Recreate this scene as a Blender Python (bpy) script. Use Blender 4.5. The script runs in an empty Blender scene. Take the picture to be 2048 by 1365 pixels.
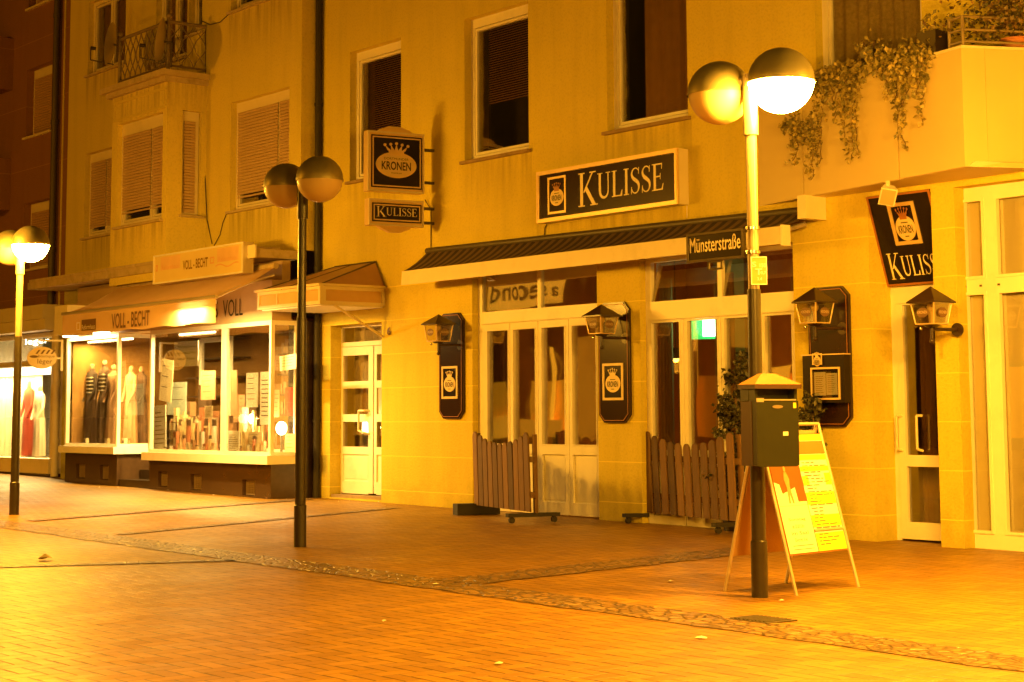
import bpy, bmesh, math, random
from mathutils import Vector, Matrix
random.seed(11)
C = bpy.context.scene.collection
SC = bpy.context.scene

# ------------------------------------------------------------------ camera
FPX, DV, HOR, CH, VPX, VX0 = 3500.0, 33000.0, 830.0, 1.3, -1780.0, 850.0
_tp = FPX/DV; _p = math.atan(_tp); PPY = HOR-FPX*_tp; PPX = 1024.0
_b = math.atan((PPX-VPX)/FPX*math.cos(_p))
_F0 = Vector((-math.cos(_b), math.sin(_b), 0)); _R0 = Vector((math.sin(_b), math.cos(_b), 0)); _U0 = Vector((0, 0, 1))
FW = _F0*math.cos(_p)+_U0*math.sin(_p); _U1 = _U0*math.cos(_p)-_F0*math.sin(_p)
_r = (PPX-VX0)/DV
RT = _R0*math.cos(_r)-_U1*math.sin(_r); UP = _U1*math.cos(_r)+_R0*math.sin(_r)
CAM = Vector((0, 0, CH))
cd = bpy.data.cameras.new('camera'); cam = bpy.data.objects.new('camera', cd); C.objects.link(cam)
m = Matrix((RT, UP, -FW)).transposed().to_4x4(); m.translation = CAM; cam.matrix_world = m
cd.sensor_width = 36; cd.lens = FPX/2048*36; cd.shift_y = -(682.5-PPY)/2048; cd.clip_end = 400; cd.clip_start = .05
SC.camera = cam

# ------------------------------------------------------------------ night sky and exposure
SC.view_settings.view_transform = 'Standard'; SC.view_settings.look = 'None'
SC.view_settings.exposure = 0; SC.view_settings.gamma = 1
w = bpy.data.worlds.new("World"); SC.world = w; w.use_nodes = True
nt = w.node_tree; bg = nt.nodes['Background']
bg.inputs[0].default_value = (1.0, .38, .005, 1); bg.inputs[1].default_value = .02   # lamp-lit night sky over a town
try:
    SC.cycles.use_denoising = True; SC.cycles.denoiser = 'OPENIMAGEDENOISE'
    SC.cycles.max_bounces = 8; SC.cycles.diffuse_bounces = 3; SC.cycles.glossy_bounces = 4
    SC.cycles.transparent_max_bounces = 16; SC.cycles.sample_clamp_indirect = 6
    SC.cycles.caustics_reflective = False; SC.cycles.caustics_refractive = False
except Exception: pass
SODIUM = (1.0, .375, .012)

# a sightline through a place in the view met with a plane of the real scene
def ray(px, py): return FW*FPX+RT*(px-PPX)-UP*(py-PPY)
def GZ(x): return -.0089*x-.176          # the street falls gently to the right
def G(px, py, dz=0):
    r = ray(px, py); t = (dz-.176-CH)/(r.z+.0089*r.x); return CAM+r*t
def W(px, py, Y):
    r = ray(px, py); return CAM+r*(Y/r.y)
def XP(px, py, X):
    r = ray(px, py); return CAM+r*(X/r.x)
YW = 14.8
def wr(pl, pr, pt, pb, Y=YW):
    mx, my = (pl+pr)/2, (pt+pb)/2
    return W(pl, my, Y).x, W(pr, my, Y).x, W(mx, pb, Y).z, W(mx, pt, Y).z

# ------------------------------------------------------------------ materials
def mat(name, col, rough=.6, metal=0, var=.12, vs=6, bump=0, bs=60, spec=.5, trans=0, emis=None, es=0, coat=0, stretch=None, dirt=0, ds=1.2):
    m = bpy.data.materials.new(name); m.use_nodes = True; n = m.node_tree.nodes; l = m.node_tree.links
    b = n['Principled BSDF']; b.inputs['Roughness'].default_value = rough; b.inputs['Metallic'].default_value = metal
    b.inputs['Specular IOR Level'].default_value = spec
    tc = n.new('ShaderNodeTexCoord'); src = tc.outputs['Object']
    if stretch:
        mp = n.new('ShaderNodeMapping'); mp.inputs['Scale'].default_value = stretch; l.new(src, mp.inputs[0]); src = mp.outputs[0]
    no = n.new('ShaderNodeTexNoise'); no.inputs['Scale'].default_value = vs; no.inputs['Detail'].default_value = 5; l.new(src, no.inputs['Vector'])
    mx = n.new('ShaderNodeMix'); mx.data_type = 'RGBA'
    mx.inputs[6].default_value = (*[c*(1-var) for c in col], 1); mx.inputs[7].default_value = (*[min(1, c*(1+var)) for c in col], 1)
    l.new(no.outputs['Fac'], mx.inputs[0]); out = mx.outputs[2]
    if dirt:
        n2 = n.new('ShaderNodeTexNoise'); n2.inputs['Scale'].default_value = ds; n2.inputs['Detail'].default_value = 8; n2.inputs['Roughness'].default_value = .7
        l.new(src, n2.inputs['Vector'])
        r = n.new('ShaderNodeValToRGB'); r.color_ramp.elements[0].position = .52; r.color_ramp.elements[1].position = .75; l.new(n2.outputs['Fac'], r.inputs[0])
        mu = n.new('ShaderNodeMath'); mu.operation = 'MULTIPLY'; mu.inputs[1].default_value = dirt; l.new(r.outputs[0], mu.inputs[0])
        m2 = n.new('ShaderNodeMix'); m2.data_type = 'RGBA'; l.new(mu.outputs[0], m2.inputs[0]); l.new(out, m2.inputs[6]); m2.inputs[7].default_value = (*[c*.45 for c in col], 1); out = m2.outputs[2]
    l.new(out, b.inputs['Base Color'])
    if bump:
        nb = n.new('ShaderNodeTexNoise'); nb.inputs['Scale'].default_value = bs; nb.inputs['Detail'].default_value = 3; l.new(src, nb.inputs['Vector'])
        bp = n.new('ShaderNodeBump'); bp.inputs['Strength'].default_value = bump; bp.inputs['Distance'].default_value = .01
        l.new(nb.outputs['Fac'], bp.inputs['Height']); l.new(bp.outputs[0], b.inputs['Normal'])
    if trans: b.inputs['Transmission Weight'].default_value = trans
    if coat: b.inputs['Coat Weight'].default_value = coat
    if emis: b.inputs['Emission Color'].default_value = (*emis, 1); b.inputs['Emission Strength'].default_value = es
    return m
def glassmat(name, tint=(.8, .8, .8), refl=.16, wav=.0, ws=1.5):
    m = bpy.data.materials.new(name); m.use_nodes = True; n = m.node_tree.nodes; l = m.node_tree.links
    n.remove(n['Principled BSDF']); o = n['Material Output']
    t = n.new('ShaderNodeBsdfTransparent'); t.inputs[0].default_value = (*tint, 1)
    g = n.new('ShaderNodeBsdfGlossy'); g.inputs['Roughness'].default_value = .015; g.inputs[0].default_value = (1, 1, 1, 1)
    lw = n.new('ShaderNodeLayerWeight'); lw.inputs[0].default_value = .25
    a = n.new('ShaderNodeMath'); a.operation = 'MULTIPLY_ADD'; a.inputs[1].default_value = .5; a.inputs[2].default_value = refl; l.new(lw.outputs['Fresnel'], a.inputs[0])
    x = n.new('ShaderNodeMixShader'); l.new(a.outputs[0], x.inputs[0]); l.new(t.outputs[0], x.inputs[1]); l.new(g.outputs[0], x.inputs[2]); l.new(x.outputs[0], o.inputs[0])
    if wav:
        tc = n.new('ShaderNodeTexCoord'); no = n.new('ShaderNodeTexNoise'); no.inputs['Scale'].default_value = ws; no.inputs['Detail'].default_value = 1
        l.new(tc.outputs['Object'], no.inputs['Vector']); bp = n.new('ShaderNodeBump'); bp.inputs['Strength'].default_value = wav; bp.inputs['Distance'].default_value = .05
        l.new(no.outputs['Fac'], bp.inputs['Height']); l.new(bp.outputs[0], g.inputs['Normal'])
    return m
def emit(name, col, s, base=None):
    m = bpy.data.materials.new(name); m.use_nodes = True; b = m.node_tree.nodes['Principled BSDF']
    b.inputs['Base Color'].default_value = (*(base or col), 1); b.inputs['Roughness'].default_value = .4
    b.inputs['Emission Color'].default_value = (*col, 1); b.inputs['Emission Strength'].default_value = s
    return m
class N:   # tiny node maths helper
    def __init__(s, m): s.n = m.node_tree.nodes; s.l = m.node_tree.links
    def op(s, o, a, b=None, c=None):
        x = s.n.new('ShaderNodeMath'); x.operation = o
        for i, v in enumerate((a, b, c)):
            if v is None: continue
            if isinstance(v, (int, float)): x.inputs[i].default_value = v
            else: s.l.new(v, x.inputs[i])
        return x.outputs[0]
    def mix(s, f, a, b):
        x = s.n.new('ShaderNodeMix'); x.data_type = 'RGBA'
        for i, v in ((0, f), (6, a), (7, b)):
            if isinstance(v, tuple): x.inputs[i].default_value = (*v, 1)
            elif isinstance(v, (int, float)): x.inputs[i].default_value = v
            else: s.l.new(v, x.inputs[i])
        return x.outputs[2]

def brick_paving():
    m = mat('paving_brick', (.4, .2, .1), rough=.5); n = m.node_tree.nodes; l = m.node_tree.links; q = N(m); b = n['Principled BSDF']
    tc = n.new('ShaderNodeTexCoord'); sp = n.new('ShaderNodeSeparateXYZ'); l.new(tc.outputs['Object'], sp.inputs[0])
    S = 8.6
    wn = n.new('ShaderNodeTexNoise'); wn.inputs['Scale'].default_value = 1.3; l.new(tc.outputs['Object'], wn.inputs['Vector'])
    jx = q.op('MULTIPLY', q.op('SUBTRACT', wn.outputs['Fac'], .5), .25)
    X = q.op('ADD', q.op('MULTIPLY', sp.outputs[0], S), jx); Y = q.op('ADD', q.op('MULTIPLY', sp.outputs[1], S), jx)
    ix = q.op('FLOOR', X); iy = q.op('FLOOR', Y); fx = q.op('SUBTRACT', X, ix); fy = q.op('SUBTRACT', Y, iy)
    k = q.op('FLOORED_MODULO', q.op('SUBTRACT', ix, iy), 4.0)
    eq = lambda v: q.op('COMPARE', k, float(v), .1)
    e0, e1, e2, e3 = eq(0), eq(1), eq(2), eq(3)
    dl = q.op('ADD', fx, e1); dr = q.op('ADD', q.op('SUBTRACT', 1.0, fx), e0)
    db = q.op('ADD', fy, e2); dt = q.op('ADD', q.op('SUBTRACT', 1.0, fy), e3)
    ends = q.op('ADD', q.op('MINIMUM', dl, dr), .06); db = q.op('ADD', db, q.op('MULTIPLY', e3, .07)); dt = q.op('ADD', dt, q.op('MULTIPLY', e2, .07)); d = q.op('MINIMUM', ends, q.op('MINIMUM', db, dt))
    mr = n.new('ShaderNodeMapRange'); mr.interpolation_type = 'SMOOTHSTEP'; l.new(d, mr.inputs[0]); mr.inputs[1].default_value = .02; mr.inputs[2].default_value = .13
    cx = n.new('ShaderNodeCombineXYZ'); l.new(q.op('SUBTRACT', ix, e1), cx.inputs[0]); l.new(q.op('SUBTRACT', iy, e2), cx.inputs[1])
    wh = n.new('ShaderNodeTexWhiteNoise'); l.new(cx.outputs[0], wh.inputs['Vector'])
    big = n.new('ShaderNodeTexNoise'); big.inputs['Scale'].default_value = .55; big.inputs['Detail'].default_value = 8; big.inputs['Roughness'].default_value = .65; l.new(tc.outputs['Object'], big.inputs['Vector'])
    fine = n.new('ShaderNodeTexNoise'); fine.inputs['Scale'].default_value = 45; fine.inputs['Detail'].default_value = 4; l.new(tc.outputs['Object'], fine.inputs['Vector'])
    c1 = q.mix(wh.outputs['Value'], (.19, .091, .007), (.36, .188, .013))
    c2 = q.mix(q.op('MULTIPLY', big.outputs['Fac'], .55), c1, (.155, .074, .008))
    c3 = q.mix(q.op('MULTIPLY', fine.outputs['Fac'], .35), c2, (.40, .22, .03))
    c4 = q.mix(mr.outputs[0], (.045, .02, .008), c3)
    l.new(c4, b.inputs['Base Color'])
    bp = n.new('ShaderNodeBump'); bp.inputs['Strength'].default_value = .8; bp.inputs['Distance'].default_value = .006
    und = n.new('ShaderNodeTexNoise'); und.inputs['Scale'].default_value = 2.2; und.inputs['Detail'].default_value = 2; l.new(tc.outputs['Object'], und.inputs['Vector'])
    h = q.op('ADD', q.op('ADD', mr.outputs[0], q.op('MULTIPLY', wh.outputs['Value'], .3)), q.op('MULTIPLY', fine.outputs['Fac'], .25)); h = q.op('ADD', h, q.op('MULTIPLY', und.outputs['Fac'], 5.0)); l.new(h, bp.inputs['Height']); l.new(bp.outputs[0], b.inputs['Normal'])
    ro = n.new('ShaderNodeMapRange'); l.new(big.outputs['Fac'], ro.inputs[0]); ro.inputs[3].default_value = .32; ro.inputs[4].default_value = .60; l.new(ro.outputs[0], b.inputs['Roughness'])
    return m
def cobbles():
    m = mat('cobble_stone', (.2, .12, .07), rough=.6); n = m.node_tree.nodes; l = m.node_tree.links; q = N(m); b = n['Principled BSDF']
    tc = n.new('ShaderNodeTexCoord')
    v = n.new('ShaderNodeTexVoronoi'); v.inputs['Scale'].default_value = 10.5; v.feature = 'DISTANCE_TO_EDGE'; l.new(tc.outputs['Object'], v.inputs['Vector'])
    v2 = n.new('ShaderNodeTexVoronoi'); v2.inputs['Scale'].default_value = 10.5; l.new(tc.outputs['Object'], v2.inputs['Vector'])
    mr = n.new('ShaderNodeMapRange'); l.new(v.outputs['Distance'], mr.inputs[0]); mr.inputs[1].default_value = .02; mr.inputs[2].default_value = .16
    no = n.new('ShaderNodeTexNoise'); no.inputs['Scale'].default_value = 30; l.new(tc.outputs['Object'], no.inputs['Vector'])
    sx = n.new('ShaderNodeSeparateColor'); l.new(v2.outputs['Color'], sx.inputs[0])
    c = q.mix(sx.outputs[0], (.14, .075, .02), (.34, .19, .05)); c = q.mix(mr.outputs[0], (.06, .033, .012), c); c = q.mix(q.op('MULTIPLY', no.outputs['Fac'], .4), c, (.12, .08, .05)); l.new(c, b.inputs['Base Color'])
    bp = n.new('ShaderNodeBump'); bp.inputs['Strength'].default_value = .8; bp.inputs['Distance'].default_value = .02
    l.new(q.op('ADD', mr.outputs[0], q.op('MULTIPLY', no.outputs['Fac'], .3)), bp.inputs['Height']); l.new(bp.outputs[0], b.inputs['Normal'])
    b.inputs['Roughness'].default_value = .42
    return m
def render_wall(name, col, lines=True, z0=0.0, step=.5, zmax=3.4, line=1.25, streak=.32):
    """rough-cast wall; the ground floor is scored into courses"""
    m = mat(name, col, rough=.85, bump=.8, bs=34, var=.07, vs=1.3, spec=.25); n = m.node_tree.nodes; l = m.node_tree.links; q = N(m); b = n['Principled BSDF']
    base = b.inputs['Base Color'].links[0].from_socket
    tc = n.new('ShaderNodeTexCoord'); sp = n.new('ShaderNodeSeparateXYZ'); l.new(tc.outputs['Object'], sp.inputs[0])
    mp = n.new('ShaderNodeMapping'); mp.inputs['Scale'].default_value = (3.2, 3.2, .35); l.new(tc.outputs['Object'], mp.inputs[0])
    no = n.new('ShaderNodeTexNoise'); no.inputs['Scale'].default_value = 1; no.inputs['Detail'].default_value = 7; no.inputs['Roughness'].default_value = .62; l.new(mp.outputs[0], no.inputs['Vector'])
    mr = n.new('ShaderNodeMapRange'); l.new(no.outputs['Fac'], mr.inputs[0]); mr.inputs[1].default_value = .48; mr.inputs[2].default_value = .8; mr.inputs[4].default_value = streak
    gr = n.new('ShaderNodeTexNoise'); gr.inputs['Scale'].default_value = 34; gr.inputs['Detail'].default_value = 2; l.new(tc.outputs['Object'], gr.inputs['Vector'])
    gm = n.new('ShaderNodeMapRange'); l.new(gr.outputs['Fac'], gm.inputs[0]); gm.inputs[1].default_value = .5; gm.inputs[2].default_value = .72; gm.inputs[4].default_value = .26
    c = q.mix(mr.outputs[0], base, tuple(x*.55 for x in col)); c = q.mix(gm.outputs[0], c, tuple(x*.5 for x in col))
    dn = n.new('ShaderNodeTexNoise'); dn.inputs['Scale'].default_value = 2.4; dn.inputs['Detail'].default_value = 9; dn.inputs['Roughness'].default_value = .7; l.new(tc.outputs['Object'], dn.inputs['Vector'])
    hz_ = n.new('ShaderNodeMapRange'); l.new(sp.outputs[2], hz_.inputs[0]); hz_.inputs[1].default_value = -.1; hz_.inputs[2].default_value = .75; hz_.inputs[3].default_value = .32; hz_.inputs[4].default_value = -.12
    gm2 = n.new('ShaderNodeMapRange'); l.new(q.op('ADD', dn.outputs['Fac'], hz_.outputs[0]), gm2.inputs[0]); gm2.inputs[1].default_value = .55; gm2.inputs[2].default_value = .85; gm2.inputs[4].default_value = .45
    c = q.mix(gm2.outputs[0], c, tuple(x*.5 for x in col))
    if lines:
        z = q.op('SUBTRACT', sp.outputs[2], z0); f = q.op('MODULO', z, step); dz = q.op('ABSOLUTE', q.op('SUBTRACT', f, step/2))
        on = q.op('MULTIPLY', q.op('LESS_THAN', dz, .006), q.op('LESS_THAN', sp.outputs[2], zmax))
        c = q.mix(on, c, tuple(min(.95, x*line) for x in col))
    l.new(c, b.inputs['Base Color'])
    return m
def sill_stains(mname, sills, amt=.6):
    '''rain streaks that run down from the given sills (x0, x1, z, length)'''
    m = M[mname]; n = m.node_tree.nodes; l = m.node_tree.links; q = N(m); b = n['Principled BSDF']; src = b.inputs['Base Color'].links[0].from_socket
    g = n.new('ShaderNodeNewGeometry'); sp = n.new('ShaderNodeSeparateXYZ'); l.new(g.outputs['Position'], sp.inputs[0])
    mp = n.new('ShaderNodeMapping'); mp.inputs['Scale'].default_value = (11, 11, .7); l.new(g.outputs['Position'], mp.inputs[0])
    no = n.new('ShaderNodeTexNoise'); no.inputs['Scale'].default_value = 1; no.inputs['Detail'].default_value = 4; l.new(mp.outputs[0], no.inputs['Vector']); tot = None
    for x0, x1, z, ln in sills:
        a = q.op('MULTIPLY', q.op('GREATER_THAN', sp.outputs[0], x0-.06), q.op('LESS_THAN', sp.outputs[0], x1+.06))
        r = n.new('ShaderNodeMapRange'); l.new(sp.outputs[2], r.inputs[0]); r.inputs[1].default_value = z-ln; r.inputs[2].default_value = z
        a = q.op('MULTIPLY', q.op('MULTIPLY', a, r.outputs[0]), q.op('LESS_THAN', sp.outputs[2], z)); tot = a if tot is None else q.op('MAXIMUM', tot, a)
    k = n.new('ShaderNodeMapRange'); l.new(no.outputs['Fac'], k.inputs[0]); k.inputs[1].default_value = .38; k.inputs[2].default_value = .72
    f = q.op('MULTIPLY', q.op('MULTIPLY', tot, k.outputs[0]), amt); l.new(q.mix(f, src, (.16, .10, .03)), b.inputs['Base Color'])
def leafmat(name, a, bcol):
    m = mat(name, a, rough=.5); n = m.node_tree.nodes; l = m.node_tree.links; q = N(m)
    g = n.new('ShaderNodeNewGeometry'); c = q.mix(g.outputs['Random Per Island'], a, bcol); l.new(c, n['Principled BSDF'].inputs['Base Color'])
    return m
M = {}
M['paving'] = brick_paving(); M['cobble'] = cobbles()
M['wallB'] = render_wall('cream_render', (.64, .53, .07), True, z0=-.02, step=.5, zmax=3.35)
M['wallA'] = render_wall('buff_render', (.66, .55, .11), False, streak=.30)
M['wallBay'] = render_wall('pale_render', (.72, .60, .13), False, streak=.28)
M['wallC'] = render_wall('brown_cladding', (.27, .135, .055), True, z0=.2, step=1.35, zmax=30, line=1.5)
M['plinth'] = mat('polished_dark_stone', (.055, .030, .014), rough=.25, var=.35, vs=9, spec=.6)
M['black_stone'] = mat('black_stone', (.035, .022, .015), rough=.25, var=.3, vs=20, bump=.2, bs=40)
M['white'] = mat('white_paint', (.80, .76, .66), rough=.42, var=.04, dirt=.25, ds=2.5)
M['cream'] = mat('cream_paint', (.72, .64, .46), rough=.45, var=.05, dirt=.3, ds=2)
M['dirty'] = mat('weathered_cream', (.5, .40, .24), rough=.8, var=.3, vs=5, dirt=.7, ds=6, bump=.3)
M['concrete'] = mat('concrete', (.30, .21, .11), rough=.9, var=.3, vs=7, dirt=.6, ds=3, bump=.4)
M['panel'] = mat('balcony_panel', (.60, .48, .22), rough=.45, var=.05, vs=2)
M['soffit'] = mat('soffit_board', (.72, .62, .42), rough=.6, var=.05)
M['dark'] = mat('dark_interior', (.03, .02, .013), rough=.9)
M['room'] = mat('room_wall', (.26, .13, .03), rough=.9, var=.3, vs=3)
M['shutter'] = mat('roller_shutter', (.50, .36, .24), rough=.45, var=.08, vs=3)
M['shutterC'] = mat('brown_roller_shutter', (.46, .30, .18), rough=.5, var=.1, vs=3)
M['glass'] = glassmat('window_glass', (.90, .90, .88), .08)
M['glass_up'] = glassmat('upper_window_glass', (.88, .86, .82), .07, wav=.15, ws=2.2)
M['glass_wavy'] = glassmat('door_glass', (.84, .82, .78), .13, wav=.05, ws=1.1)
M['lantern_glass'] = glassmat('lantern_glass', (.92, .88, .75), .08)
M['blind'] = mat('slatted_blind', (.75, .40, .18), rough=.6)
M['curtain'] = mat('brown_curtain', (.50, .30, .12), rough=.9, var=.15, vs=8)
M['lace'] = mat('lace_curtain', (.55, .45, .2), rough=.9, var=.45, vs=26)
M['net'] = mat('pale_net_curtain', (.80, .70, .46), rough=.9, var=.08, vs=3)
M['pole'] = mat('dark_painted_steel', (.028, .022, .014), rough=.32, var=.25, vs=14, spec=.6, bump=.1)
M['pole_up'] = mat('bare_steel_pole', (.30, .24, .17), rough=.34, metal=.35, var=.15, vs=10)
M['brass'] = mat('gold_tinted_dome', (.26, .23, .12), rough=.42, metal=.55, var=.1, vs=5, dirt=.3, ds=12)
M['opal'] = mat('opal_globe', (.55, .42, .22), rough=.5, var=.06, spec=.4, coat=.12)
M['lit'] = emit('lit_globe', (1, .445, .030), 760, (.9, .8, .6))
M['chrome'] = mat('bright_metal', (.75, .7, .6), rough=.2, metal=1, var=.05)
M['alu'] = mat('aluminium', (.62, .55, .45), rough=.35, metal=.6, var=.08)
M['sign_black'] = mat('sign_black', (.010, .006, .004), rough=.25, var=.2, spec=.35)
M['sign_brown'] = mat('sign_dark_brown', (.020, .008, .004), rough=.22, var=.5, vs=3, spec=.35)
M['gold'] = mat('sign_gold_edge', (.75, .56, .30), rough=.35, metal=.35, var=.08)
M['badge'] = mat('badge_cream', (.70, .56, .30), rough=.4, var=.06)
M['letter'] = mat('letter_cream', (.80, .70, .50), rough=.45, var=.04)
M['ink'] = mat('print_black', (.02, .014, .01), rough=.6)
M['ink_soft'] = mat('print_brown', (.16, .09, .05), rough=.6)
M['fadedorange'] = mat('faded_print', (.72, .40, .24), rough=.5)
M['awn_dark'] = None
M['awn'] = mat('awning_canvas', (.62, .42, .22), rough=.85, var=.14, vs=3, bump=.25, bs=90, dirt=.25)
M['wood'] = mat('weathered_fence_wood', (.135, .072, .026), rough=.75, var=.45, vs=4, stretch=(9, 9, 1), bump=.5, bs=20)
_m = M['wood']; _n = _m.node_tree; _b = _n.nodes['Principled BSDF']; _s = _b.inputs['Base Color'].links[0].from_socket; _o = _n.nodes.new('ShaderNodeObjectInfo'); _x = _n.nodes.new('ShaderNodeMix'); _x.data_type = 'RGBA'; _x.blend_type = 'MULTIPLY'; _x.inputs[0].default_value = 1; _r = _n.nodes.new('ShaderNodeMapRange'); _r.inputs[3].default_value = .55; _r.inputs[4].default_value = 1.5; _n.links.new(_o.outputs['Random'], _r.inputs[0]); _n.links.new(_s, _x.inputs[6]); _n.links.new(_r.outputs[0], _x.inputs[7]); _n.links.new(_x.outputs[2], _b.inputs['Base Color'])
M['rubber'] = mat('black_rubber', (.02, .016, .013), rough=.6)
M['bin'] = mat('dark_green_bin', (.022, .024, .010), rough=.38, var=.2, vs=10, spec=.5)
M['bin_brown'] = mat('bin_brown_side', (.055, .022, .008), rough=.5, var=.15)
M['bin_lid'] = mat('bin_lid', (.22, .11, .035), rough=.4, var=.12, vs=12, dirt=.3, ds=9)
M['iron'] = mat('dull_iron', (.07, .055, .035), rough=.5, var=.3, vs=18, bump=.2)
M['rail'] = mat('grey_painted_rail', (.22, .17, .10), rough=.5, var=.3, vs=10)
M['leaf'] = leafmat('ivy_leaf', (.10, .09, .02), (.40, .31, .09))
M['conifer'] = leafmat('conifer_leaf', (.018, .022, .007), (.075, .062, .02))
M['redflower'] = leafmat('flowering_leaf', (.04, .05, .015), (.17, .10, .03))
M['stem'] = mat('plant_stem', (.12, .07, .035), rough=.9)
M['pot'] = mat('black_plastic_pot', (.02, .014, .01), rough=.3)
M['terracotta'] = mat('terracotta', (.40, .15, .07), rough=.7)
M['lamp_black'] = mat('black_lantern_metal', (.035, .018, .012), rough=.3, var=.2)
M['paper'] = mat('white_paper', (.80, .76, .70), rough=.7, var=.05, vs=9)
M['paper_y'] = mat('yellow_paper', (.66, .58, .04), rough=.6, var=.05)
M['poster_o'] = mat('orange_brown_poster', (.34, .13, .03), rough=.5, var=.15, vs=3)
M['cellar'] = mat('cellar_grille', (.26, .19, .12), rough=.6, metal=.3)
# ------------------------------------------------------------------ mesh helpers
ORG = {}
class Fr:   # a local drawing frame: u across, v up, n out of the face
    def __init__(s, o, u, v, n=None):
        s.o = Vector(o); s.u = Vector(u).normalized(); s.v = Vector(v).normalized()
        s.n = Vector(n).normalized() if n is not None else s.u.cross(s.v).normalized()
    def p(s, u, v, n=0): return s.o+s.u*u+s.v*v+s.n*n
def wallF(Y): return Fr((0, Y, 0), (1, 0, 0), (0, 0, 1), (0, -1, 0))
def sideF(X): return Fr((X, 0, 0), (0, 1, 0), (0, 0, 1), (1, 0, 0))
WORLD = Fr((0, 0, 0), (1, 0, 0), (0, 0, 1), (0, -1, 0))
class MB:
    def __init__(s, fr=None): s.v = []; s.f = []; s.fr = fr or WORLD; s.sm = []
    def add(s, vs, fs, smooth=False):
        b = len(s.v); s.v += [tuple(x) for x in vs]; s.f += [tuple(b+i for i in f) for f in fs]; s.sm += [smooth]*len(fs); return s
    def box(s, u0, u1, v0, v1, n0, n1):
        P = s.fr.p; vs = [P(u, v, n) for n in (n0, n1) for v in (v0, v1) for u in (u0, u1)]
        return s.add(vs, [(0, 2, 3, 1), (4, 5, 7, 6), (0, 1, 5, 4), (2, 6, 7, 3), (0, 4, 6, 2), (1, 3, 7, 5)])
    def wbox(s, x0, x1, y0, y1, z0, z1):
        vs = [(x, y, z) for z in (z0, z1) for y in (y0, y1) for x in (x0, x1)]
        return s.add(vs, [(0, 2, 3, 1), (4, 5, 7, 6), (0, 1, 5, 4), (2, 6, 7, 3), (0, 4, 6, 2), (1, 3, 7, 5)])
    def frame(s, u0, u1, v0, v1, t, n0, n1, tb=None, tt=None):
        tb = t if tb is None else tb; tt = t if tt is None else tt
        s.box(u0, u0+t, v0, v1, n0, n1); s.box(u1-t, u1, v0, v1, n0, n1)
        s.box(u0+t, u1-t, v0, v0+tb, n0, n1); s.box(u0+t, u1-t, v1-tt, v1, n0, n1); return s
    def poly(s, pts, n0, n1):   # extruded outline in the frame
        k = len(pts); vs = [s.fr.p(u, v, n0) for u, v in pts]+[s.fr.p(u, v, n1) for u, v in pts]
        return s.add(vs, [tuple(range(k))[::-1], tuple(range(k, 2*k))]+[(i, (i+1) % k, k+(i+1) % k, k+i) for i in range(k)])
    def ell(s, cu, cv, a, b, n0, n1, k=40): return s.poly([(cu+a*math.cos(t*2*math.pi/k), cv+b*math.sin(t*2*math.pi/k)) for t in range(k)], n0, n1)
    def prism(s, lo, hi):   # two loops of world points
        k = len(lo); return s.add(list(lo)+list(hi), [tuple(range(k))[::-1], tuple(range(k, 2*k))]+[(i, (i+1) % k, k+(i+1) % k, k+i) for i in range(k)])
    def quad(s, a, b, c, d): return s.add([a, b, c, d], [(0, 1, 2, 3)])
    def cyl(s, a, b, r0, r1=None, k=14, cap=True):
        a = Vector(a); b = Vector(b); r1 = r0 if r1 is None else r1; d = (b-a).normalized()
        x = d.orthogonal().normalized(); y = d.cross(x)
        vs = [a+(x*math.cos(t)+y*math.sin(t))*r0 for t in [i*2*math.pi/k for i in range(k)]]+[b+(x*math.cos(t)+y*math.sin(t))*r1 for t in [i*2*math.pi/k for i in range(k)]]
        s.add(vs, [(i, (i+1) % k, k+(i+1) % k, k+i) for i in range(k)], True)
        if cap: s.add(vs, [tuple(range(k))[::-1], tuple(range(k, 2*k))])
        return s
    def tube(s, pts, r, k=8):
        for a, b in zip(pts, pts[1:]): s.cyl(a, b, r, k=k)
        return s
    def sph(s, c, r, t0=0, t1=math.pi, seg=32, rings=14, sq=(1, 1, 1), cap=False):
        c = Vector(c); vs = []; fs = []
        for i in range(rings+1):
            t = t0+(t1-t0)*i/rings
            for j in range(seg):
                a = 2*math.pi*j/seg; vs.append(c+Vector((math.sin(t)*math.cos(a)*r*sq[0], math.sin(t)*math.sin(a)*r*sq[1], math.cos(t)*r*sq[2])))
        for i in range(rings):
            for j in range(seg):
                j2 = (j+1) % seg; fs.append((i*seg+j, (i+1)*seg+j, (i+1)*seg+j2, i*seg+j2))
        s.add(vs, fs, True)
        return s
    def build(s, name, mt, parent=None, loc=None):
        o0 = Vector(loc) if loc is not None else (ORG.get(parent.name, Vector((0, 0, 0))) if parent else Vector((0, 0, 0)))
        me = bpy.data.meshes.new(name); me.from_pydata([tuple(Vector(v)-o0) for v in s.v], [], s.f)
        me.polygons.foreach_set('use_smooth', s.sm); me.materials.append(M[mt] if isinstance(mt, str) else mt)
        bm = bmesh.new(); bm.from_mesh(me); bmesh.ops.recalc_face_normals(bm, faces=bm.faces); bm.to_mesh(me); bm.free(); me.update()
        o = bpy.data.objects.new(name, me); C.objects.link(o)
        if parent: o.parent = parent; ORG[o.name] = o0
        else: o.location = o0; ORG[o.name] = o0
        return o
def tag(o, label=None, cat=None, group=None, kind=None):
    if label: o['label'] = label
    if cat: o['category'] = cat
    if group: o['group'] = group
    if kind: o['kind'] = kind
    return o
def empty(name, loc, label, cat, group=None):
    o = bpy.data.objects.new(name, None); C.objects.link(o); o.location = loc; ORG[o.name] = Vector(loc); o.empty_display_size = .1
    return tag(o, label, cat, group)
def copy_tree(o, parent=None):
    c = o.copy(); C.objects.link(c)
    if parent: c.parent = parent
    for ch in [x for x in bpy.data.objects if x.parent == o]: copy_tree(ch, c)
    return c

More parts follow.
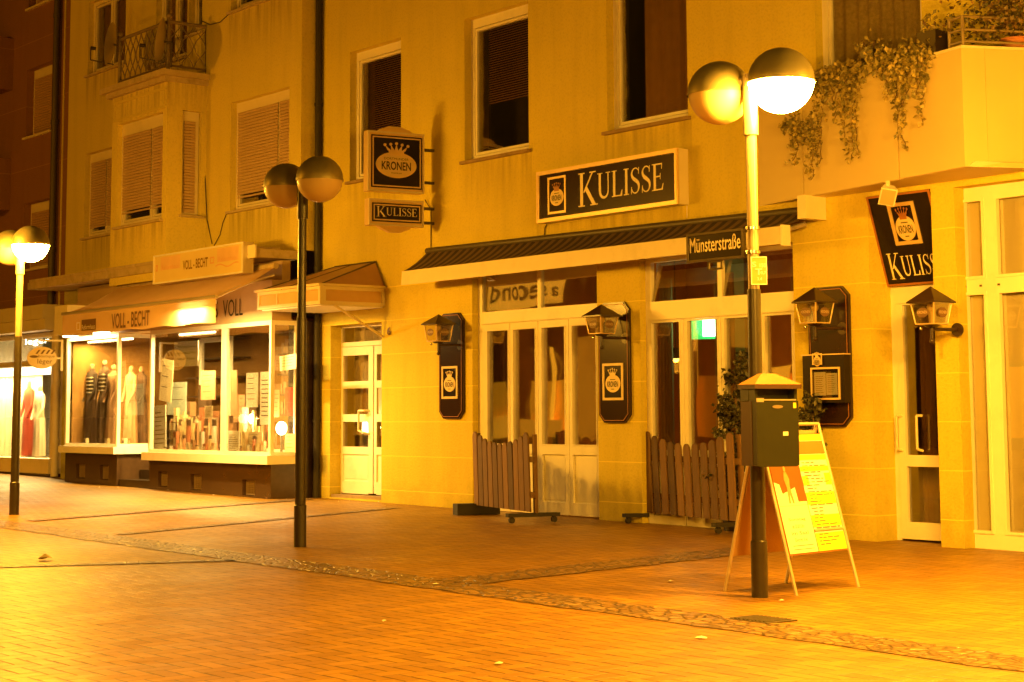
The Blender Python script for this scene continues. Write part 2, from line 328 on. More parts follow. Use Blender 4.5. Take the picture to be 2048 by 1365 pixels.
def txt(mb, s, u0, u1, v0, v1, n0=.002, n1=.004, bold=0):
    """lettering: the glyph outlines are turned into a mesh and fitted into a rectangle of the frame"""
    cu = bpy.data.curves.new('t', 'FONT'); cu.body = s; cu.resolution_u = 3; cu.offset = bold
    ob = bpy.data.objects.new('t', cu); C.objects.link(ob); bpy.context.view_layer.update()
    dg = bpy.context.evaluated_depsgraph_get(); me = bpy.data.meshes.new_from_object(ob.evaluated_get(dg))
    vs = [v.co.copy() for v in me.vertices]; fs = [tuple(p.vertices) for p in me.polygons]
    bpy.data.objects.remove(ob); bpy.data.curves.remove(cu); bpy.data.meshes.remove(me)
    if not vs: return mb
    x0 = min(v.x for v in vs); x1 = max(v.x for v in vs); y0 = min(v.y for v in vs); y1 = max(v.y for v in vs)
    mb.add([mb.fr.p(u0+(v.x-x0)/(x1-x0)*(u1-u0), v0+(v.y-y0)/(y1-y0)*(v1-v0), n1) for v in vs], fs); return mb

def ribbon(pts, ws):
    L = []; R_ = []
    for i, (p, w_) in enumerate(zip(pts, ws)):
        a = pts[max(0, i-1)]; b = pts[min(len(pts)-1, i+1)]; dx = b[0]-a[0]; dy = b[1]-a[1]; d = math.hypot(dx, dy) or 1
        L.append((p[0]-dy/d*w_/2, p[1]+dx/d*w_/2)); R_.append((p[0]+dy/d*w_/2, p[1]-dx/d*w_/2))
    return [[L[i], L[i+1], R_[i+1], R_[i]] for i in range(len(pts)-1)]
def arc(cx, cy, rx, ry, a0, a1, n): return [(cx+rx*math.cos(math.radians(a0+(a1-a0)*i/n)), cy+ry*math.sin(math.radians(a0+(a1-a0)*i/n))) for i in range(n+1)]
def glyph(c):   # roman capitals with serifs, in a cell one high; returns polygons, width
    P = []
    st = lambda x, w_, y0=0, y1=1: P.append([(x, y0), (x+w_, y0), (x+w_, y1), (x, y1)])
    sf = lambda x0, x1, y: P.append([(x0, y), (x1, y), (x1, y+.035), (x0, y+.035)])
    if c == 'K':
        st(.1, .13); sf(.02, .31, 0); sf(.02, .31, .965)
        P.append([(.24, .42), (.29, .40), (.68, .965), (.61, .965)]); P.append([(.30, .50), (.40, .60), (.80, .03), (.64, .03)])
        sf(.52, .80, .965); sf(.55, .88, 0); return P, .84
    if c == 'U':
        st(.1, .13, .3); st(.60, .06, .3); sf(.02, .31, .965); sf(.50, .76, .965)
        n = 14; pts = arc(.40, .31, .235, .275, 180, 360, n); P += ribbon(pts, [.13-.07*i/n for i in range(n+1)]); return P, .80
    if c == 'L':
        st(.1, .13); sf(.02, .31, 0); sf(.02, .31, .965); P.append([(.2, 0), (.56, 0), (.56, .05), (.2, .05)]); P.append([(.50, .04), (.60, 0), (.62, .24), (.585, .24)]); return P, .66
    if c == 'I': st(.1, .13); sf(.02, .31, 0); sf(.02, .31, .965); return P, .36
    if c == 'E':
        st(.1, .13); sf(.02, .28, 0); sf(.02, .28, .965); P.append([(.2, .95), (.56, .95), (.56, 1), (.2, 1)]); P.append([(.2, 0), (.58, 0), (.58, .05), (.2, .05)])
        P.append([(.2, .49), (.46, .49), (.46, .54), (.2, .54)]); P.append([(.52, .78), (.555, .78), (.57, 1), (.53, 1)]); P.append([(.52, .04), (.60, 0), (.63, .24), (.595, .24)]); P.append([(.44, .4), (.475, .4), (.475, .63), (.44, .63)]); return P, .68
    if c == 'S':
        pts = arc(.30, .755, .20, .215, 25, 180, 8)+[(.13, .66), (.20, .58), (.32, .50), (.43, .42), (.48, .34)]+arc(.29, .24, .20, .215, 10, -165, 8)
        k = len(pts); P += ribbon(pts, [.045+.10*math.exp(-((i/(k-1)-.5)/.17)**2) for i in range(k)])
        P.append([(.455, .74), (.495, .74), (.50, .99), (.47, .99)]); P.append([(.06, .0), (.095, .0), (.11, .27), (.07, .27)]); return P, .58
    return P, .4
def kulisse(mb, u0, u1, v0, v1, n=.004, word='KULISSE', drop=.15, rise=0):
    items = []; x = 0
    for i, c in enumerate(word):
        P, wd = glyph(c); sc = 1 if i == 0 else .76
        items.append((P, x, sc)); x += wd*sc*1.02
    k = 0; tot = x
    for P, xo, sc in items:
        for q in P:
            k += 1; mb.add([mb.fr.p(u0+(xo+a*sc)/tot*(u1-u0), v0+(b*sc+(drop if sc < 1 else 0)*(1-.0))*(v1-v0), n+.00025*(k % 9)) for a, b in q], [(0, 1, 2, 3)])
    return mb
def badge(fr, cu, cv, w_, h, parent, n=.004, small=False, crown='gold', sub='DORTMUNDER'):
    """crown over an oval name badge"""
    a = w_/2; b = h*.36; cy = cv-h*.14
    MB(fr).ell(cu, cy, a, b, n, n+.004).build('emblem_rim', 'gold', parent)
    MB(fr).ell(cu, cy, a*.92, b*.91, n+.004, n+.006).build('emblem_oval', 'badge', parent)
    c = MB(fr); t = cy+b*.72; ch = cv+h*.5-t; cw = w_*.24
    c.poly([(cu-cw*.72, t), (cu+cw*.72, t), (cu+cw*.8, t+ch*.35), (cu-cw*.8, t+ch*.35)], n+.006, n+.009)
    for k in range(5):
        x = -1+k*.5; bx = cu+x*cw*.7
        c.poly([(bx-cw*.2, t+ch*.34), (bx+cw*.2, t+ch*.34), (cu+x*cw*1.15, t+ch*(.84-.12*abs(x)))], n+.0061+.0003*k, n+.0091+.0003*k)
        c.ell(cu+x*cw*1.18, t+ch*(.88-.14*abs(x)), cw*.16, ch*.11, n+.006, n+.0105, 10)
    c.build('crown_emblem', crown, parent)
    t1 = MB(fr); txt(t1, 'KRONEN', cu-a*.72, cu+a*.72, cy-b*.40, cy+b*.26, n1=n+.0075, bold=.022)
    if not small:
        txt(t1, sub, cu-a*.6, cu+a*.6, cy+b*.38, cy+b*.56, n1=n+.0075); txt(t1, 'PREMIUM', cu-a*.25, cu+a*.25, cy-b*.68, cy-b*.58, n1=n+.0075)
    else: t1.box(cu-a*.35, cu+a*.35, cy+b*.42, cy+b*.5, n+.006, n+.0075); t1.box(cu-a*.2, cu+a*.2, cy-b*.68, cy-b*.6, n+.006, n+.0075)
    t1.build('lettering', 'ink', parent)

def pierced(mb, fr, u0, u1, v0, v1, holes, depth, slope=None):
    """a wall sheet with openings and their reveals"""
    us = sorted({u0, u1}|{max(u0, min(u1, h[i])) for h in holes for i in (0, 1)}); vs = sorted({v0, v1}|{max(v0, min(v1, h[i])) for h in holes for i in (2, 3)})
    for a, b in zip(us, us[1:]):
        for c, d in zip(vs, vs[1:]):
            mu, mv = (a+b)/2, (c+d)/2
            if any(h[0] < mu < h[1] and h[2] < mv < h[3] for h in holes): continue
            mb.quad(fr.p(a, c), fr.p(b, c), fr.p(b, d), fr.p(a, d))
    for h in holes:
        a, b, c, d = h[:4]; dp = h[4] if len(h) > 4 else depth
        mb.quad(fr.p(a, c, -dp), fr.p(a, c), fr.p(a, d), fr.p(a, d, -dp)); mb.quad(fr.p(b, c), fr.p(b, c, -dp), fr.p(b, d, -dp), fr.p(b, d))
        mb.quad(fr.p(a, d), fr.p(b, d), fr.p(b, d, -dp), fr.p(a, d, -dp)); mb.quad(fr.p(a, c, -dp), fr.p(b, c, -dp), fr.p(b, c), fr.p(a, c))

# ------------------------------------------------------------------ the ground
def ground_sheet(name, x0, x1, y0, y1, lift, mt):
    b = MB(); b.quad((x0, y0, GZ(x0)+lift), (x1, y0, GZ(x1)+lift), (x1, y1, GZ(x1)+lift), (x0, y1, GZ(x0)+lift)); o = b.build(name, mt); return tag(o, kind='structure')
ground_sheet('ground', -160, 60, -60, 120, 0, 'paving')
def strip(name, pa, pb, w_):
    a = G(*pa); b = G(*pb); a.z = b.z = 0; d = (b-a).normalized(); s = Vector((-d.y, d.x, 0))*w_/2
    k = 40; mb = MB(); vs = []
    for i in range(k+1):
        c = a+(b-a)*i/k; 
        for sg in (-1, 1):
            q = c+s*sg*random.uniform(.88, 1.12); vs.append((q.x, q.y, GZ(q.x)+.005))
    mb.add(vs, [(2*i, 2*i+1, 2*i+3, 2*i+2) for i in range(k)]); return mb
a = G(60, 1048); a2 = G(1000, 1188); yg = (a.y+a2.y)/2
def strips():
    y1 = G(1000, 1186).y
    mb = MB(); k = 120; vs = []
    for i in range(k+1):
        x = -40+i*44/k
        for sg in (-1, 1): vs.append((x, y1+sg*.26+random.uniform(-.03, .03), GZ(x)+.005))
    mb.add(vs, [(2*i, 2*i+1, 2*i+3, 2*i+2) for i in range(k)])
    tag(mb.build('gutter_path', 'cobble'), kind='structure')
    for i, (pa, pb, w_) in enumerate([((905, 1166), (1560, 1094), .52), ((240, 1070), (790, 1017), .16), ((60, 1043), (620, 999), .22), ((-20, 1136), (470, 1122), .12)]):
        m_ = strip('cobble_path', pa, pb, w_)
        m_.v = [(x, y, z+.002*(i+1)) for x, y, z in m_.v]; tag(m_.build('cobble_path', 'cobble'), kind='structure')
strips()

# ------------------------------------------------------------------ windows
def window(bld, o4, Yf, mull=(), fr=None, mt='white', t=.07, glass='glass_up', fill=None, sill=True, shutter=None, shut_mt='shutter', slit=.0, sillmt='concrete', depth=.12, box=.0, rmx=.3, rmd=.55):
    """one window: frame, pane, sill and what hangs behind or before the pane. o4 = opening, Yf = plane of the wall"""
    u0, u1, v0, v1 = o4; F = wallF(Yf) if fr is None else fr; d = -depth
    f = MB(F); f.frame(u0+.002, u1-.002, v0+.002, v1-.002, t, d-.05, d+.0, tt=t+box)
    us = [u0+t]+[u0+(u1-u0)*m_ for m_ in mull]+[u1-t]
    for m_ in us[1:-1]: f.box(m_-t*.5, m_+t*.5, v0+t, v1-t-box, d-.045, d-.002)
    for a, b in zip(us, us[1:]):
        a2 = a if a == us[0] else a+t*.5; b2 = b if b == us[-1] else b-t*.5
        f.frame(a2+.012, b2-.012, v0+t+.012, v1-t-box-.012, t*.55, d-.06, d-.014)
    w_ = f.build('window', mt, bld)
    MB(F).box(u0+t, u1-t, v0+t, v1-t-box, d-.050, d-.044).build('pane', glass, w_)
    if sill:
        s = MB(F); s.box(u0-.05, u1+.05, v0-.045, v0-.003, -depth, .06); s.build('sill', sillmt, w_)
    if shutter is not None:   # rolling shutter slats in front of the pane, down to a height above the sill
        vb = v0+t+shutter; s = MB(F); n = int((v1-t-box-vb)/.052)
        for a, b in zip(us, us[1:]):
            a2 = a+.02 if a != us[0] else a+.004; b2 = b-.02 if b != us[-1] else b-.004
            for i in range(n):
                z = v1-t-box-(i+1)*.052
                P = F.p; vs = [P(a2, z, d+.006), P(b2, z, d+.006), P(b2, z+.016, d+.018), P(a2, z+.016, d+.018), P(b2, z+.036, d+.018), P(a2, z+.036, d+.018), P(b2, z+.050, d+.004), P(a2, z+.050, d+.004)]
                s.add(vs, [(0, 1, 2, 3), (3, 2, 4, 5), (5, 4, 6, 7)], False)
            s.box(a2, b2, vb-.02, vb+.01, d+.002, d+.016)
        s.build('shutter', shut_mt, w_)
    if fill: fill(w_, F, u0+t, u1-t, v0+t, v1-t-box, d)
    r = MB(F); e = rmd   # the dark room behind
    r.quad(F.p(u0-rmx, v0-rmx, d-e), F.p(u1+rmx, v0-rmx, d-e), F.p(u1+rmx, v1+rmx, d-e), F.p(u0-rmx, v1+rmx, d-e)); r.build('room_backing', 'dark', w_)
    return w_
def curtain(mb, F, a, b, v0, v1, n, amp=.03, waves=9, k=60):
    vs = []
    for i in range(k+1):
        u = a+(b-a)*i/k; off = amp*math.sin(i/k*waves*2*math.pi+.6*math.sin(i*.3))
        vs += [F.p(u, v0, n+off), F.p(u, v1, n+off*.7)]
    mb.add(vs, [(2*i, 2*i+2, 2*i+3, 2*i+1) for i in range(k)], True)
def fill_blind(frac=1.0, lead=.10):
    def g(w_, F, a, b, v0, v1, d):
        s = MB(F); n = int((v1-v0)*frac/.034)
        for i in range(n):
            z = v1-(i+1)*.034; s.add([F.p(a+lead, z, d-.10), F.p(b, z, d-.10), F.p(b, z+.022, d-.125), F.p(a+lead, z+.022, d-.125)], [(0, 1, 2, 3)])
        s.build('blind', 'blind', w_)
    return g
def fill_curtain(mt='curtain', c0=0.0, c1=1.0, amp=.03, waves=7):
    def g(w_, F, a, b, v0, v1, d):
        s = MB(F); curtain(s, F, a+(b-a)*c0, a+(b-a)*c1, v0-.1, v1+.1, d-.12, amp, waves); s.build('curtain', mt, w_)
    return g

# ------------------------------------------------------------------ building B : the tavern house
tav = empty('tavern_building', (-17, YW, GZ(-17)), 'yellow rendered house with the KULISSE signs and folding glass doors', 'building')
ZT = 12.5; XL = W(641, 700, YW).x; XR = 2.0
up = []
w1 = wr(700, 802, 90, 354); w2 = wr(929, 1057, 20, 311); w3 = wr(1213, 1374, -60, 249); w4 = wr(1632, 1846, -60, 300)
zh = w2[3]; w1 = (w1[0], w1[1], w1[2], w1[3]); w3 = (w3[0], w3[1], w3[2], zh); w4 = (w4[0], w4[1], w4[2], zh)
up = [w1, w2, w3, w4]
# ground-floor openings
e0 = W(660, 850, YW).x; e1 = W(763, 850, YW).x+.55; eH = W(712, 648, YW).z
eD = (e0, W(763, 850, YW).x, GZ(e0)+.02, eH, .20)
d1 = (W(945, 800, YW).x, W(1196, 800, YW).x, GZ(-18)-.02, W(1070, 520, YW).z+.12, .10)
d2 = (W(1282, 800, YW).x, W(1592, 800, YW).x, GZ(-15)-.03, W(1437, 500, YW).z+.0, .10)
d3 = (W(1746, 800, YW).x, W(1874, 800, YW).x, GZ(-12)-.02, W(1800, 392, YW).z, .34)
d4 = (W(1921, 800, YW).x+.0, W(1921, 800, YW).x+3.3, GZ(-10)-.04, W(1980, 366, YW).z, .16)
holes = up+[eD, d1, d2, d3, d4]
b = MB(); pierced(b, wallF(YW), XL, XR, -.6, ZT, holes, .13)
b.quad((XL, YW, -.6), (XL, YW+6, -.6), (XL, YW+6, ZT), (XL, YW, ZT)); b.quad((XL, YW, ZT), (XR, YW, ZT), (XR, YW+6, ZT), (XL, YW+6, ZT)); b.quad((XR, YW, -.6), (XR, YW+6, -.6), (XR, YW+6, ZT), (XR, YW, ZT))
b.build('wall', 'wallB', tav)
window(tav, w1, YW, fill=fill_blind(1.0, .14), depth=.12, box=.06)
window(tav, w2, YW, fill=fill_blind(.62, .2), depth=.12, box=.06)
window(tav, w3, YW, fill=fill_curtain('curtain', .30, 1.02, .02, 5), depth=.12, box=.06)
window(tav, w4, YW, fill=fill_curtain('lace', .0, 1.0, .03, 8), depth=.12, box=.06)
sill_stains('wallB', [(a[0], a[1], a[2]-.03, .75) for a in up]+[(W(1076, 430, YW).x, W(1358, 400, YW).x, W(1217, 428, YW).z, .4), (W(850, 500, YW).x, W(1600, 430, YW).x, W(1200, 462, YW).z+.02, .35)], .5)
# entry door
dy = YW+.20; F = wallF(dy)
T = lambda px, py, Y=dy: W(px, py, Y)
zb = T(715, 990).z
f = MB(F); x0 = T(679, 850).x; xe = eD[1]-.002
def tz(py, px=715): return T(px, py).z
f.box(x0, xe+.0, tz(693), tz(684), -.06, .0); f.box(x0, xe, tz(655), tz(647), -.06, .0); f.box(x0, T(683, 850).x, zb, tz(693), -.06, .0); f.box(x0, T(682.5, 850).x, tz(684), tz(655), -.06, 0)
door = f.build('door_frame', 'white', tav)
f = MB(F); xa, xb, xc = T(683.5, 850).x, T(687, 850).x, T(738, 850).x; xd = T(747, 850).x
f.box(xa, xb, zb+.03, tz(694), -.05, .012); f.box(xc, xd, zb+.03, tz(694), -.05, .012)
rails = [(694, 711), (763, 777), (829, 844), (894, 909), (963, 988)]
for t_, b_ in rails: f.box(xb, xc, tz(b_), tz(t_), -.05, .012)
f.box(xb, xc, tz(963), tz(909), -.045, -.008); f.box(xb+.03, xc-.03, tz(958), tz(914), -.008, -.002)
lf = f.build('door', 'white', tav)
g_ = MB(F)
for t_, b_ in [(711, 763), (777, 829), (844, 894)]: g_.box(xb, xc, tz(b_), tz(t_), -.03, -.024)
g_.build('pane', 'glass_up', lf)
h = MB(F); hx = T(728, 850).x; hx2 = T(740, 850).x; hz0, hz1 = tz(862), tz(822)
h.tube([F.p(hx2, hz1, .01), F.p(hx2-.02, hz1+.0, .09), F.p(hx, hz1, .10), F.p(hx, hz0, .10), F.p(hx2-.02, hz0-.03, .09), F.p(hx2, hz0-.05, .01)], .016); h.build('handle', 'cream', lf)
f = MB(F); xs = T(749, 850).x; xs2 = T(754, 850).x
f.box(xs, xs2, zb+.03, tz(694), -.05, .008)
for t_, b_ in rails: f.box(xs2, xe-.0, tz(b_), tz(t_), -.05, .008)
f.box(xs2, xe, tz(963), tz(909), -.045, -.012)
sd = f.build('side_door', 'white', tav)
g_ = MB(F)
for t_, b_ in [(711, 763), (844, 894)]: g_.box(xs2, xe, tz(b_), tz(t_), -.03, -.024)
g_.build('pane', 'glass_up', sd)
bp = MB(F); bp.box(xs2, xe-.002, tz(829), tz(777), -.03, -.01); bp.build('bell_panel', 'alu', sd)
bb = MB(F)
for i in range(5): bb.box(xe-.07, xe-.02, tz(822-i*8), tz(818-i*8), -.01, -.004)
bb.box(xe-.06, xe-.02, tz(792), tz(784), -.01, -.004); bb.build('bell_button', 'ink_soft', sd)
MB(F).box(T(683, 850).x, xe, tz(684), tz(655), -.03, -.024).build('fanlight_pane', 'glass_up', door)
cu = MB(F); curtain(cu, F, xb-.1, xe+.3, zb+.9, tz(650), -.25, .03, 6); cu.build('curtain', 'net', lf)
MB(F).quad(F.p(x0-.4, zb-.2, -1.2), F.p(xe+.6, zb-.2, -1.2), F.p(xe+.6, eH+.5, -1.2), F.p(x0-.4, eH+.5, -1.2)).build('hall_backing', 'room', tav)
s = MB(wallF(YW)); s.box(eD[0]+.01, eD[1]-.003, GZ(-22)-.05, zb+.0, -.25, -.02); s.build('door_step', 'concrete', tav)

def folding(o, px_v, glass, trans, py_rail, Yd, botz, name='folding_door', fan='glass_wavy'):
    """a glazed front: fanlights over a row of folding leaves"""
    F = wallF(Yd); zr0, zr1 = py_rail
    fm = MB(F); u0, u1, v0, v1 = o[:4]
    fm.box(u0+.002, u0+.10, v0, v1, -.06, 0); fm.box(u1-.02, u1-.002, v0, v1, -.06, 0); fm.box(u0+.10, u1-.02, zr0, zr1, -.07, .012); fm.box(u0+.10, u1-.02, zr0+.01, zr0+.03, .012, .03)
    fm.box(u0+.10, u1-.02, v1-.06, v1-.002, -.06, 0)
    for a in trans: fm.box(a-.035, a+.035, zr1, v1-.06, -.06, 0)
    fo = fm.build('shopfront_frame', 'white', tav)
    if fan == 'tilted': MB().prism([F.p(u0+.10, zr1, -.02), F.p(u1-.02, zr1, -.02), F.p(u1-.02, zr1, -.024), F.p(u0+.10, zr1, -.024)], [F.p(u0+.10, v1-.06, -.10), F.p(u1-.02, v1-.06, -.10), F.p(u1-.02, v1-.06, -.104), F.p(u0+.10, v1-.06, -.104)]).build('fanlight_pane', 'glass_wavy', fo)
    else: MB(F).box(u0+.10, u1-.02, zr1, v1-.06, -.035, -.03).build('fanlight_pane', fan, fo)
    for i, (a, b) in enumerate(px_v):
        l_ = MB(F); s_ = glass[i]; gx0, gx1, gz0, gz1 = s_
        l_.box(a+.006, gx0, botz, zr0-.004, -.05, .016); l_.box(gx1, b-.006, botz, zr0-.004, -.05, .016); l_.box(gx0, gx1, gz1, zr0-.004, -.05, .016); l_.box(gx0, gx1, gz0-.13, gz0, -.05, .016)
        l_.box(gx0, gx1, botz, botz+.16, -.05, .016); l_.box(gx0, gx1, botz+.16, gz0-.13, -.045, -.012); l_.box(gx0+.03, gx1-.03, botz+.19, gz0-.16, -.012, -.004)
        l_.frame(gx0-.012, gx1+.012, gz0-.012, gz1+.012, .014, .016, .024)
        lo = l_.build(name, 'white', tav); MB(F).box(gx0, gx1, gz0, gz1, -.03, -.024).build('pane', 'glass_wavy', lo)
    return fo
Yd = YW+.10; q = lambda px, py: W(px, py, Yd)
bz = q(1140, 1031).z
def leafset(bounds, gl, ztop, zbot):
    B = [(q(a, 800).x, q(b, 800).x) for a, b in zip(bounds, bounds[1:])]; Gs = [(q(a, 800).x, q(b, 800).x, zbot, ztop) for a, b in gl]; return B, Gs
B1, G1 = leafset([966, 1022, 1078.5, 1140, 1202], [(977, 1018.5), (1029, 1073), (1086, 1132), (1147, 1195)], q(1085, 656).z, q(1085, 889).z)
folding(d1, B1, G1, [q(1078, 580).x], (q(1080, 642).z, q(1080, 616).z), Yd, bz)
bz2 = q(1440, 1066).z
B2, G2 = leafset([1297, 1371, 1446, 1527, 1596], [(1307, 1363), (1379, 1439), (1453, 1520), (1535, 1589)], q(1440, 638).z, q(1440, 902).z)
folding(d2, B2, G2, [q(1439, 560).x], (q(1440, 634).z, q(1440, 594).z), Yd, bz2, fan='tilted')
# the room behind the folding doors
rm = MB(); rz0 = GZ(-17)-.02; rz1 = d1[3]+.45; rx0 = d1[0]-.35; rx1 = d3[0]-.4
rm.quad((rx0, YW+4.5, rz0), (rx1, YW+4.5, rz0), (rx1, YW+4.5, rz1), (rx0, YW+4.5, rz1)); rm.quad((rx0, YW+.2, rz1), (rx1, YW+.2, rz1), (rx1, YW+4.5, rz1), (rx0, YW+4.5, rz1))
rm.quad((rx0, YW+.2, rz0), (rx0, YW+4.5, rz0), (rx0, YW+4.5, rz1), (rx0, YW+.2, rz1)); rm.quad((rx1, YW+.2, rz0), (rx1, YW+4.5, rz0), (rx1, YW+4.5, rz1), (rx1, YW+.2, rz1)); rm.quad((rx0, YW+.16, rz0), (rx1, YW+.16, rz0), (rx1, YW+4.5, rz0), (rx0, YW+4.5, rz0))
rm.build('bar_room', mat('bar_wall', (.42, .20, .06), rough=.8, var=.3, vs=2), tav)
cu = MB(); 
for o_, cs in ((d1, [(.02, .16), (.86, .99)]), (d2, [(.02, .10), (.40, .52), (.88, .99)])):
    for a, b in cs: curtain(cu, wallF(YW), o_[0]+(o_[1]-o_[0])*a, o_[0]+(o_[1]-o_[0])*b, rz0+.1, d1[3]-.5, -.30, .04, 4, 30)
cu.build('curtain', 'curtain', tav)
for i, (px_, yy_) in enumerate(((1030, 1.9), (1150, 2.4), (1350, 2.0), (1500, 2.2))):  # made-up pendants, added to lift the dark bar room behind the glass
    p = W(px_, 600, YW+yy_); bl = MB(); bl.cyl((p.x, p.y, rz0+2.25), (p.x, p.y, rz1-.01), .008, k=6); bl.cyl((p.x, p.y, rz0+2.1), (p.x, p.y, rz0+2.25), .13, .05, k=18); pl_ = bl.build('added_pendant', 'iron', tav)
    MB().sph((p.x, p.y, rz0+2.10), .05, seg=12, rings=8).build('bulb', emit('added_bulb', (1, .5, .14), 6), pl_)
    L = bpy.data.lights.new('bar_fill_light', 'POINT'); L.energy = 65; L.color = (1, .40, .02); L.shadow_soft_size = .08; lo = bpy.data.objects.new('bar_fill_light', L); lo.parent = tav; lo.location = Vector((p.x, p.y, rz0+1.98))-ORG[tav.name]; C.objects.link(lo)
pt = MB(); pt.wbox(d2[0]+.95, d2[0]+1.8, YW+2.2, YW+2.35, rz0, rz1-.01); pt.wbox(d2[0]-.3, d2[0]+.25, YW+1.6, YW+1.8, rz0, rz1-.01); pt.build('partition', 'curtain', tav)
# right glass door in its deep recess
Y3 = YW+.34; F = wallF(Y3); T3 = lambda px, py: W(px, py, Y3)
fb = MB(F); xa = T3(1789, 800).x; xr = d3[1]; zb3 = T3(1850, 1084).z
zt3 = T3(1850, 582).z; 
fb.box(xa-.03, xa+.05, zb3, zt3, -.06, 0); fb.box(xa+.05, xr+.3, zt3-.12, zt3, -.06, 0); fb.box(xa-.03, xr+.3, zt3+.002, d3[3]+.2, -.05, -.01)
df = fb.build('door_frame', 'white', tav)
l_ = MB(F); ga, gb = T3(1811, 800).x, T3(1884, 800).x; z1, z2, z3, z4 = T3(1850, 608).z, T3(1850, 911).z, T3(1850, 934).z, T3(1850, 1046).z
l_.box(xa+.055, ga, zb3+.02, zt3-.125, -.05, .014); l_.box(gb, gb+.16, zb3+.02, zt3-.125, -.05, .014); l_.box(ga, gb, z1, zt3-.125, -.05, .014); l_.box(ga, gb, z3, z2, -.05, .014); l_.box(ga, gb, zb3+.02, z4, -.05, .014)
l3 = l_.build('door', 'white', tav); p_ = MB(F); p_.box(ga, gb, z2, z1, -.03, -.024); p_.box(ga, gb, z4, z3, -.03, -.024); p_.build('pane', 'glass_wavy', l3)
h = MB(F)
for off in (0, .27):
    hx = T3(1800, 800).x+off; za, zc = T3(1800, 832).z, T3(1800, 898).z; h.tube([F.p(hx+.03, za, .01), F.p(hx, za, .07), F.p(hx, zc, .07), F.p(hx+.03, zc-.02, .01)], .014)
h.build('handle', 'cream', l3)
bk = MB(F); bk.quad(F.p(xa-1, zb3-.2, -2.2), F.p(xr+1.5, zb3-.2, -2.2), F.p(xr+1.5, zt3, -2.2), F.p(xa-1, zt3, -2.2)); curtain(bk, F, ga-.02, ga+.16, zb3, zt3, -.3, .03, 3, 20); bk.build('hall_backing', 'room', tav)
# the large pale shopfront at the right
Y4 = YW+.16; F = wallF(Y4); T4 = lambda px, py: W(px, py, Y4); s4 = MB(F); zb4 = d4[2]
z = lambda py, px=1975: T4(px, py).z
c = [T4(x, 800).x for x in (1921, 1934, 1980.5, 2002, 2013)]; x5 = d4[1]
zz = dict(b=z(1108), p0=z(1068), rail0=z(583), rail1=z(557), top=d4[3])
s4.box(d4[0]+.002, c[1], zz['b'], zz['top'], -.06, 0); s4.box(c[2], c[3], zz['b'], zz['top'], -.06, 0); s4.box(x5-.1, x5-.002, zz['b'], zz['top'], -.06, 0)
for a, b_ in ((c[1], c[2]), (c[3], x5-.1)):
    s4.box(a, b_, zz['rail0'], zz['rail1'], -.06, 0); s4.box(a, b_, zz['top']-.12, zz['top'], -.06, 0); s4.box(a, b_, zz['b'], zz['p0'], -.06, 0)
    s4.frame(a, b_, zz['p0'], zz['rail0'], .03, -.04, .012); s4.frame(a, b_, zz['rail1'], zz['top']-.12, .03, -.04, .012)
s4.box(c[4]+1.2, c[4]+1.32, zz['p0'], zz['rail0'], -.05, .01)
so = s4.build('shopfront_frame', 'white', tav)
MB(F).box(c[1], x5-.1, zz['p0'], zz['top']-.12, -.05, -.046).build('pane', 'glass', so)
cu = MB(F); curtain(cu, F, c[1]-.1, x5, zz['p0']-.1, zz['top'], -.085, .008, 10, 120); cu.build('curtain', 'net', so)
bo = MB(F)
for px in (1931, 1962, 1998): bo.box(T4(px-2, 570).x, T4(px+2, 570).x, z(573), z(569), 0, .012)
bo.build('bolt', 'iron', so)
# ------------------------------------------------------------------ building A : the corner shop house
YA = YW-.35
XE = W(598, 800, YA).x                      # its right end
YS = XP(541, 930, XE).y                     # plane of the display windows
shop = empty('shop_house', (W(330, 900, YA).x, YA, GZ(-27)), 'buff house with a bay window over the health food shop', 'building')
XAL = W(133, 400, YA).x; S_ = lambda px, py: W(px, py, YS)
zsl = W(400, 520, YA).z
zslab = S_(420, 556).z
def A(pl, pr, pt, pb): return wr(pl, pr, pt, pb, YA)
aR = A(461, 578, 190, 412); aT = A(463, 580, -200, 3); aL = A(169, 236, 300, 470); aL2 = A(178, 252, -110, 138); aD = A(313, 375, -110, 122); aW = A(379, 405, -110, 66)
aL2 = (*aL2[:3], aL2[3]); tz_ = aL2[2]+1.45; aL2 = (*aL2[:3], tz_); aD = (*aD[:3], tz_); aW = (*aW[:3], tz_); aT = (*aT[:3], tz_+.1)
b = MB(); zlow = W(520, 506, YA).z-.05
pierced(b, wallF(YA), XAL, XE, zlow, ZT, [aR, aT, aL, aL2, aD, aW], .12)
b.quad((XE, YA, zlow), (XE, YW+.3, zlow), (XE, YW+.3, ZT), (XE, YA, ZT)); b.quad((XAL, YA, -.6), (XAL, YA+6, -.6), (XAL, YA+6, ZT), (XAL, YA, ZT)); b.quad((XAL, YA, ZT), (XE, YA, ZT), (XE, YA+6, ZT), (XAL, YA+6, ZT)); b.quad((XE, YW+.3, zlow), (XE, YA+6, zlow), (XE, YA+6, ZT), (XE, YW+.3, ZT))
b.build('wall', 'wallA', shop)
kw = dict(sillmt='dirty', mt='cream', depth=.11)
window(shop, aR, YA, mull=(.74,), shutter=.16, box=.10, **kw); window(shop, aT, YA, mull=(.74,), shutter=.2, **kw)
window(shop, aL, YA, mull=(.52,), shutter=.13, box=.10, **kw); window(shop, aL2, YA, mull=(.50,), fill=fill_curtain('curtain', .1, .9, .02, 4), **kw)
window(shop, aD, YA, mull=(.5,), fill=fill_curtain('curtain', .0, 1, .02, 4), **kw); window(shop, aW, YA, shutter=.7, **kw)
# shallow strip beside the bay
b = MB(wallF(YA)); b.box(W(411, 300, YA).x, W(440, 300, YA).x, zlow+.02, ZT-.05, .0, -.05); 
